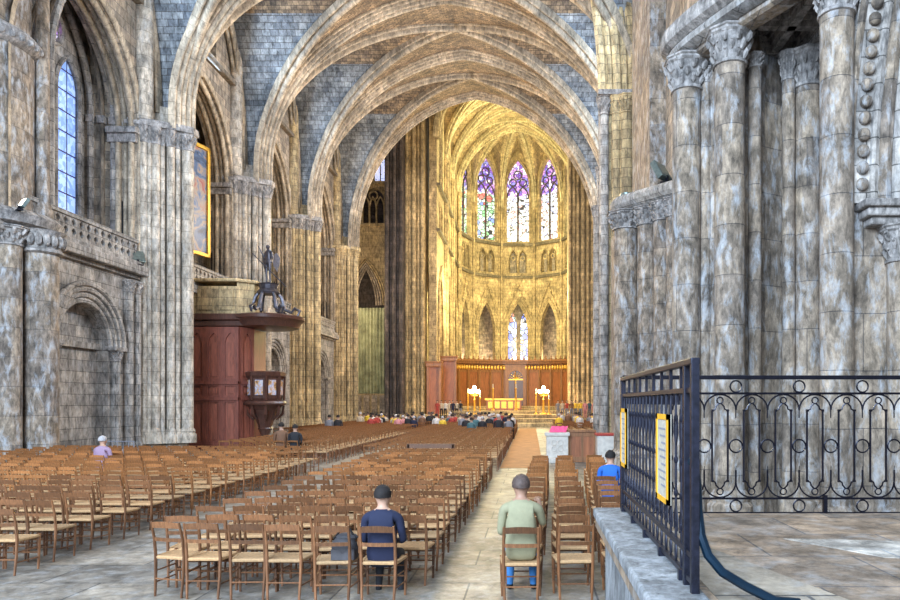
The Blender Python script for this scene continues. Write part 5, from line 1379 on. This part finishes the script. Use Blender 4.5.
# choir rail: low carved balustrade
r = empty('choir_balustrade', (0, 0, 0), label='low pale carved balustrade crossing in front of the altar steps', cat='balustrade')
mb = MB(); mb.box(-7.2, 65.0, .35, -2.2, 65.2, .5); mb.box(-7.2, 64.95, 1.3, -2.2, 65.25, 1.42); mb.build('rails', M['gold'], r)
for k in range(24):
    mb = MB(); mb.lathe([(.07, .5), (.1, .75), (.05, 1.1), (.07, 1.3)], -7.1 + k * .21, 65.1, 6); mb.build('baluster', M['gold'], r)

# metal barrier by the blind arch
r = empty('metal_barrier', (WX(118, 21.9), 21.9, 0), 0, 'thin grey tubular barrier standing by the wall near the blind arch', 'barrier')
mb = MB(); mb.tube([(-.5, 0, .0), (-.5, 0, 1.0), (.5, 0, 1.0), (.5, 0, 0)], .02, 6)
for k in range(5): mb.tube([(-.35 + k * .17, 0, .2), (-.35 + k * .17, 0, 1.0)], .01, 5)
mb.tube([(-.5, 0, .2), (.5, 0, .2)], .015, 5); mb.build('tube_frame', M['cgrey'], r)

# ------------------------------------------------------------------ lights
def area(name, loc, target, sx, sy, e, col):
    L = bpy.data.lights.new(name, 'AREA'); L.shape = 'RECTANGLE'; L.size = sx; L.size_y = sy; L.energy = e; L.color = col
    o = bpy.data.objects.new(name, L); COL.objects.link(o); o.location = loc
    o.rotation_euler = (Vector(target) - Vector(loc)).to_track_quat('-Z', 'Y').to_euler(); return o
def point(name, loc, e, col, s=.6):
    L = bpy.data.lights.new(name, 'POINT'); L.energy = e; L.color = col; L.shadow_soft_size = s
    o = bpy.data.objects.new(name, L); COL.objects.link(o); o.location = loc; return o
SKY = (.55, .75, 1.0); WARM = (1, .70, .32); WARM2 = (1, .78, .5)
# daylight: unseen west light added behind the visitor, and clerestory windows of both sides
area('west_fill_light', (-9, -10, 13), (-5, 40, 10), 14, 14, 20000, (.62, .79, 1))
for Y, e in ((15, 1500), (25, 1500), (34.5, 1600), (43.6, 1500), (53.4, 1200)):
    area('clerestory_light', (6.4 if Y > 30 else 3.9, Y, 18.5), (-14, Y + 1, 16), 4, 4, e, SKY)
for Y, e in ((25.5, 900), (34.5, 800), (43.6, 700), (53.4, 600)):
    area('clerestory_light', (-15.6, Y, 20.5), (2, Y, 14), 3, 3, e, SKY)
# warm nave lights added where no lamp hangs, then choir floods
for Y in (24, 34.5, 43.6, 53.4):
    point('nave_warm_fill', (-4.4, Y, 14), 1500 if Y < 30 else 2600, (1, .74, .42), 1.0)
GW = (1, .90, .46)
point('choir_lamp', (-6.5, 77, 14), 3200, GW, .8); point('choir_lamp', (2.5, 77, 14), 3200, GW, .8)
point('choir_lamp', (-2, 84, 20), 4700, GW, .8); point('choir_lamp', (-2, 90, 27), 3400, (1, .95, .52), .8)
point('choir_lamp', (-2, 80, 32), 3000, (1, .95, .55), .8); point('choir_lamp', (-2, 94, 12), 2400, GW, .8)
for q in (-8, -4, 0, 4): point('chapel_lamp', (-2 + q, 103.8 - abs(q + 2) * .35, 9), 350, WARM2, .6)
point('crossing_lamp', (-5, 66, 20), 2600, WARM2, 1)
point('transept_lamp', (-18, 70, 12), 1300, WARM2, 1)
w = bpy.data.worlds.new('World'); S.world = w; w.use_nodes = True
bg = w.node_tree.nodes['Background']; bg.inputs[0].default_value = (.75, .85, 1, 1); bg.inputs[1].default_value = .55

# ------------------------------------------------------------------ camera
cam = bpy.data.cameras.new('camera'); co = bpy.data.objects.new('camera', cam); COL.objects.link(co)
co.location = (0, 0, CZ); co.rotation_euler = (PI / 2, 0, 0); cam.sensor_width = 36; cam.lens = 28.0
cam.shift_x = -.09; cam.shift_y = .1144; cam.clip_end = 300; cam.clip_start = .05
S.camera = co
S.view_settings.view_transform = 'Standard'; S.view_settings.look = 'None'; S.view_settings.exposure = 0; S.view_settings.gamma = 1
S.view_settings.use_curve_mapping = False
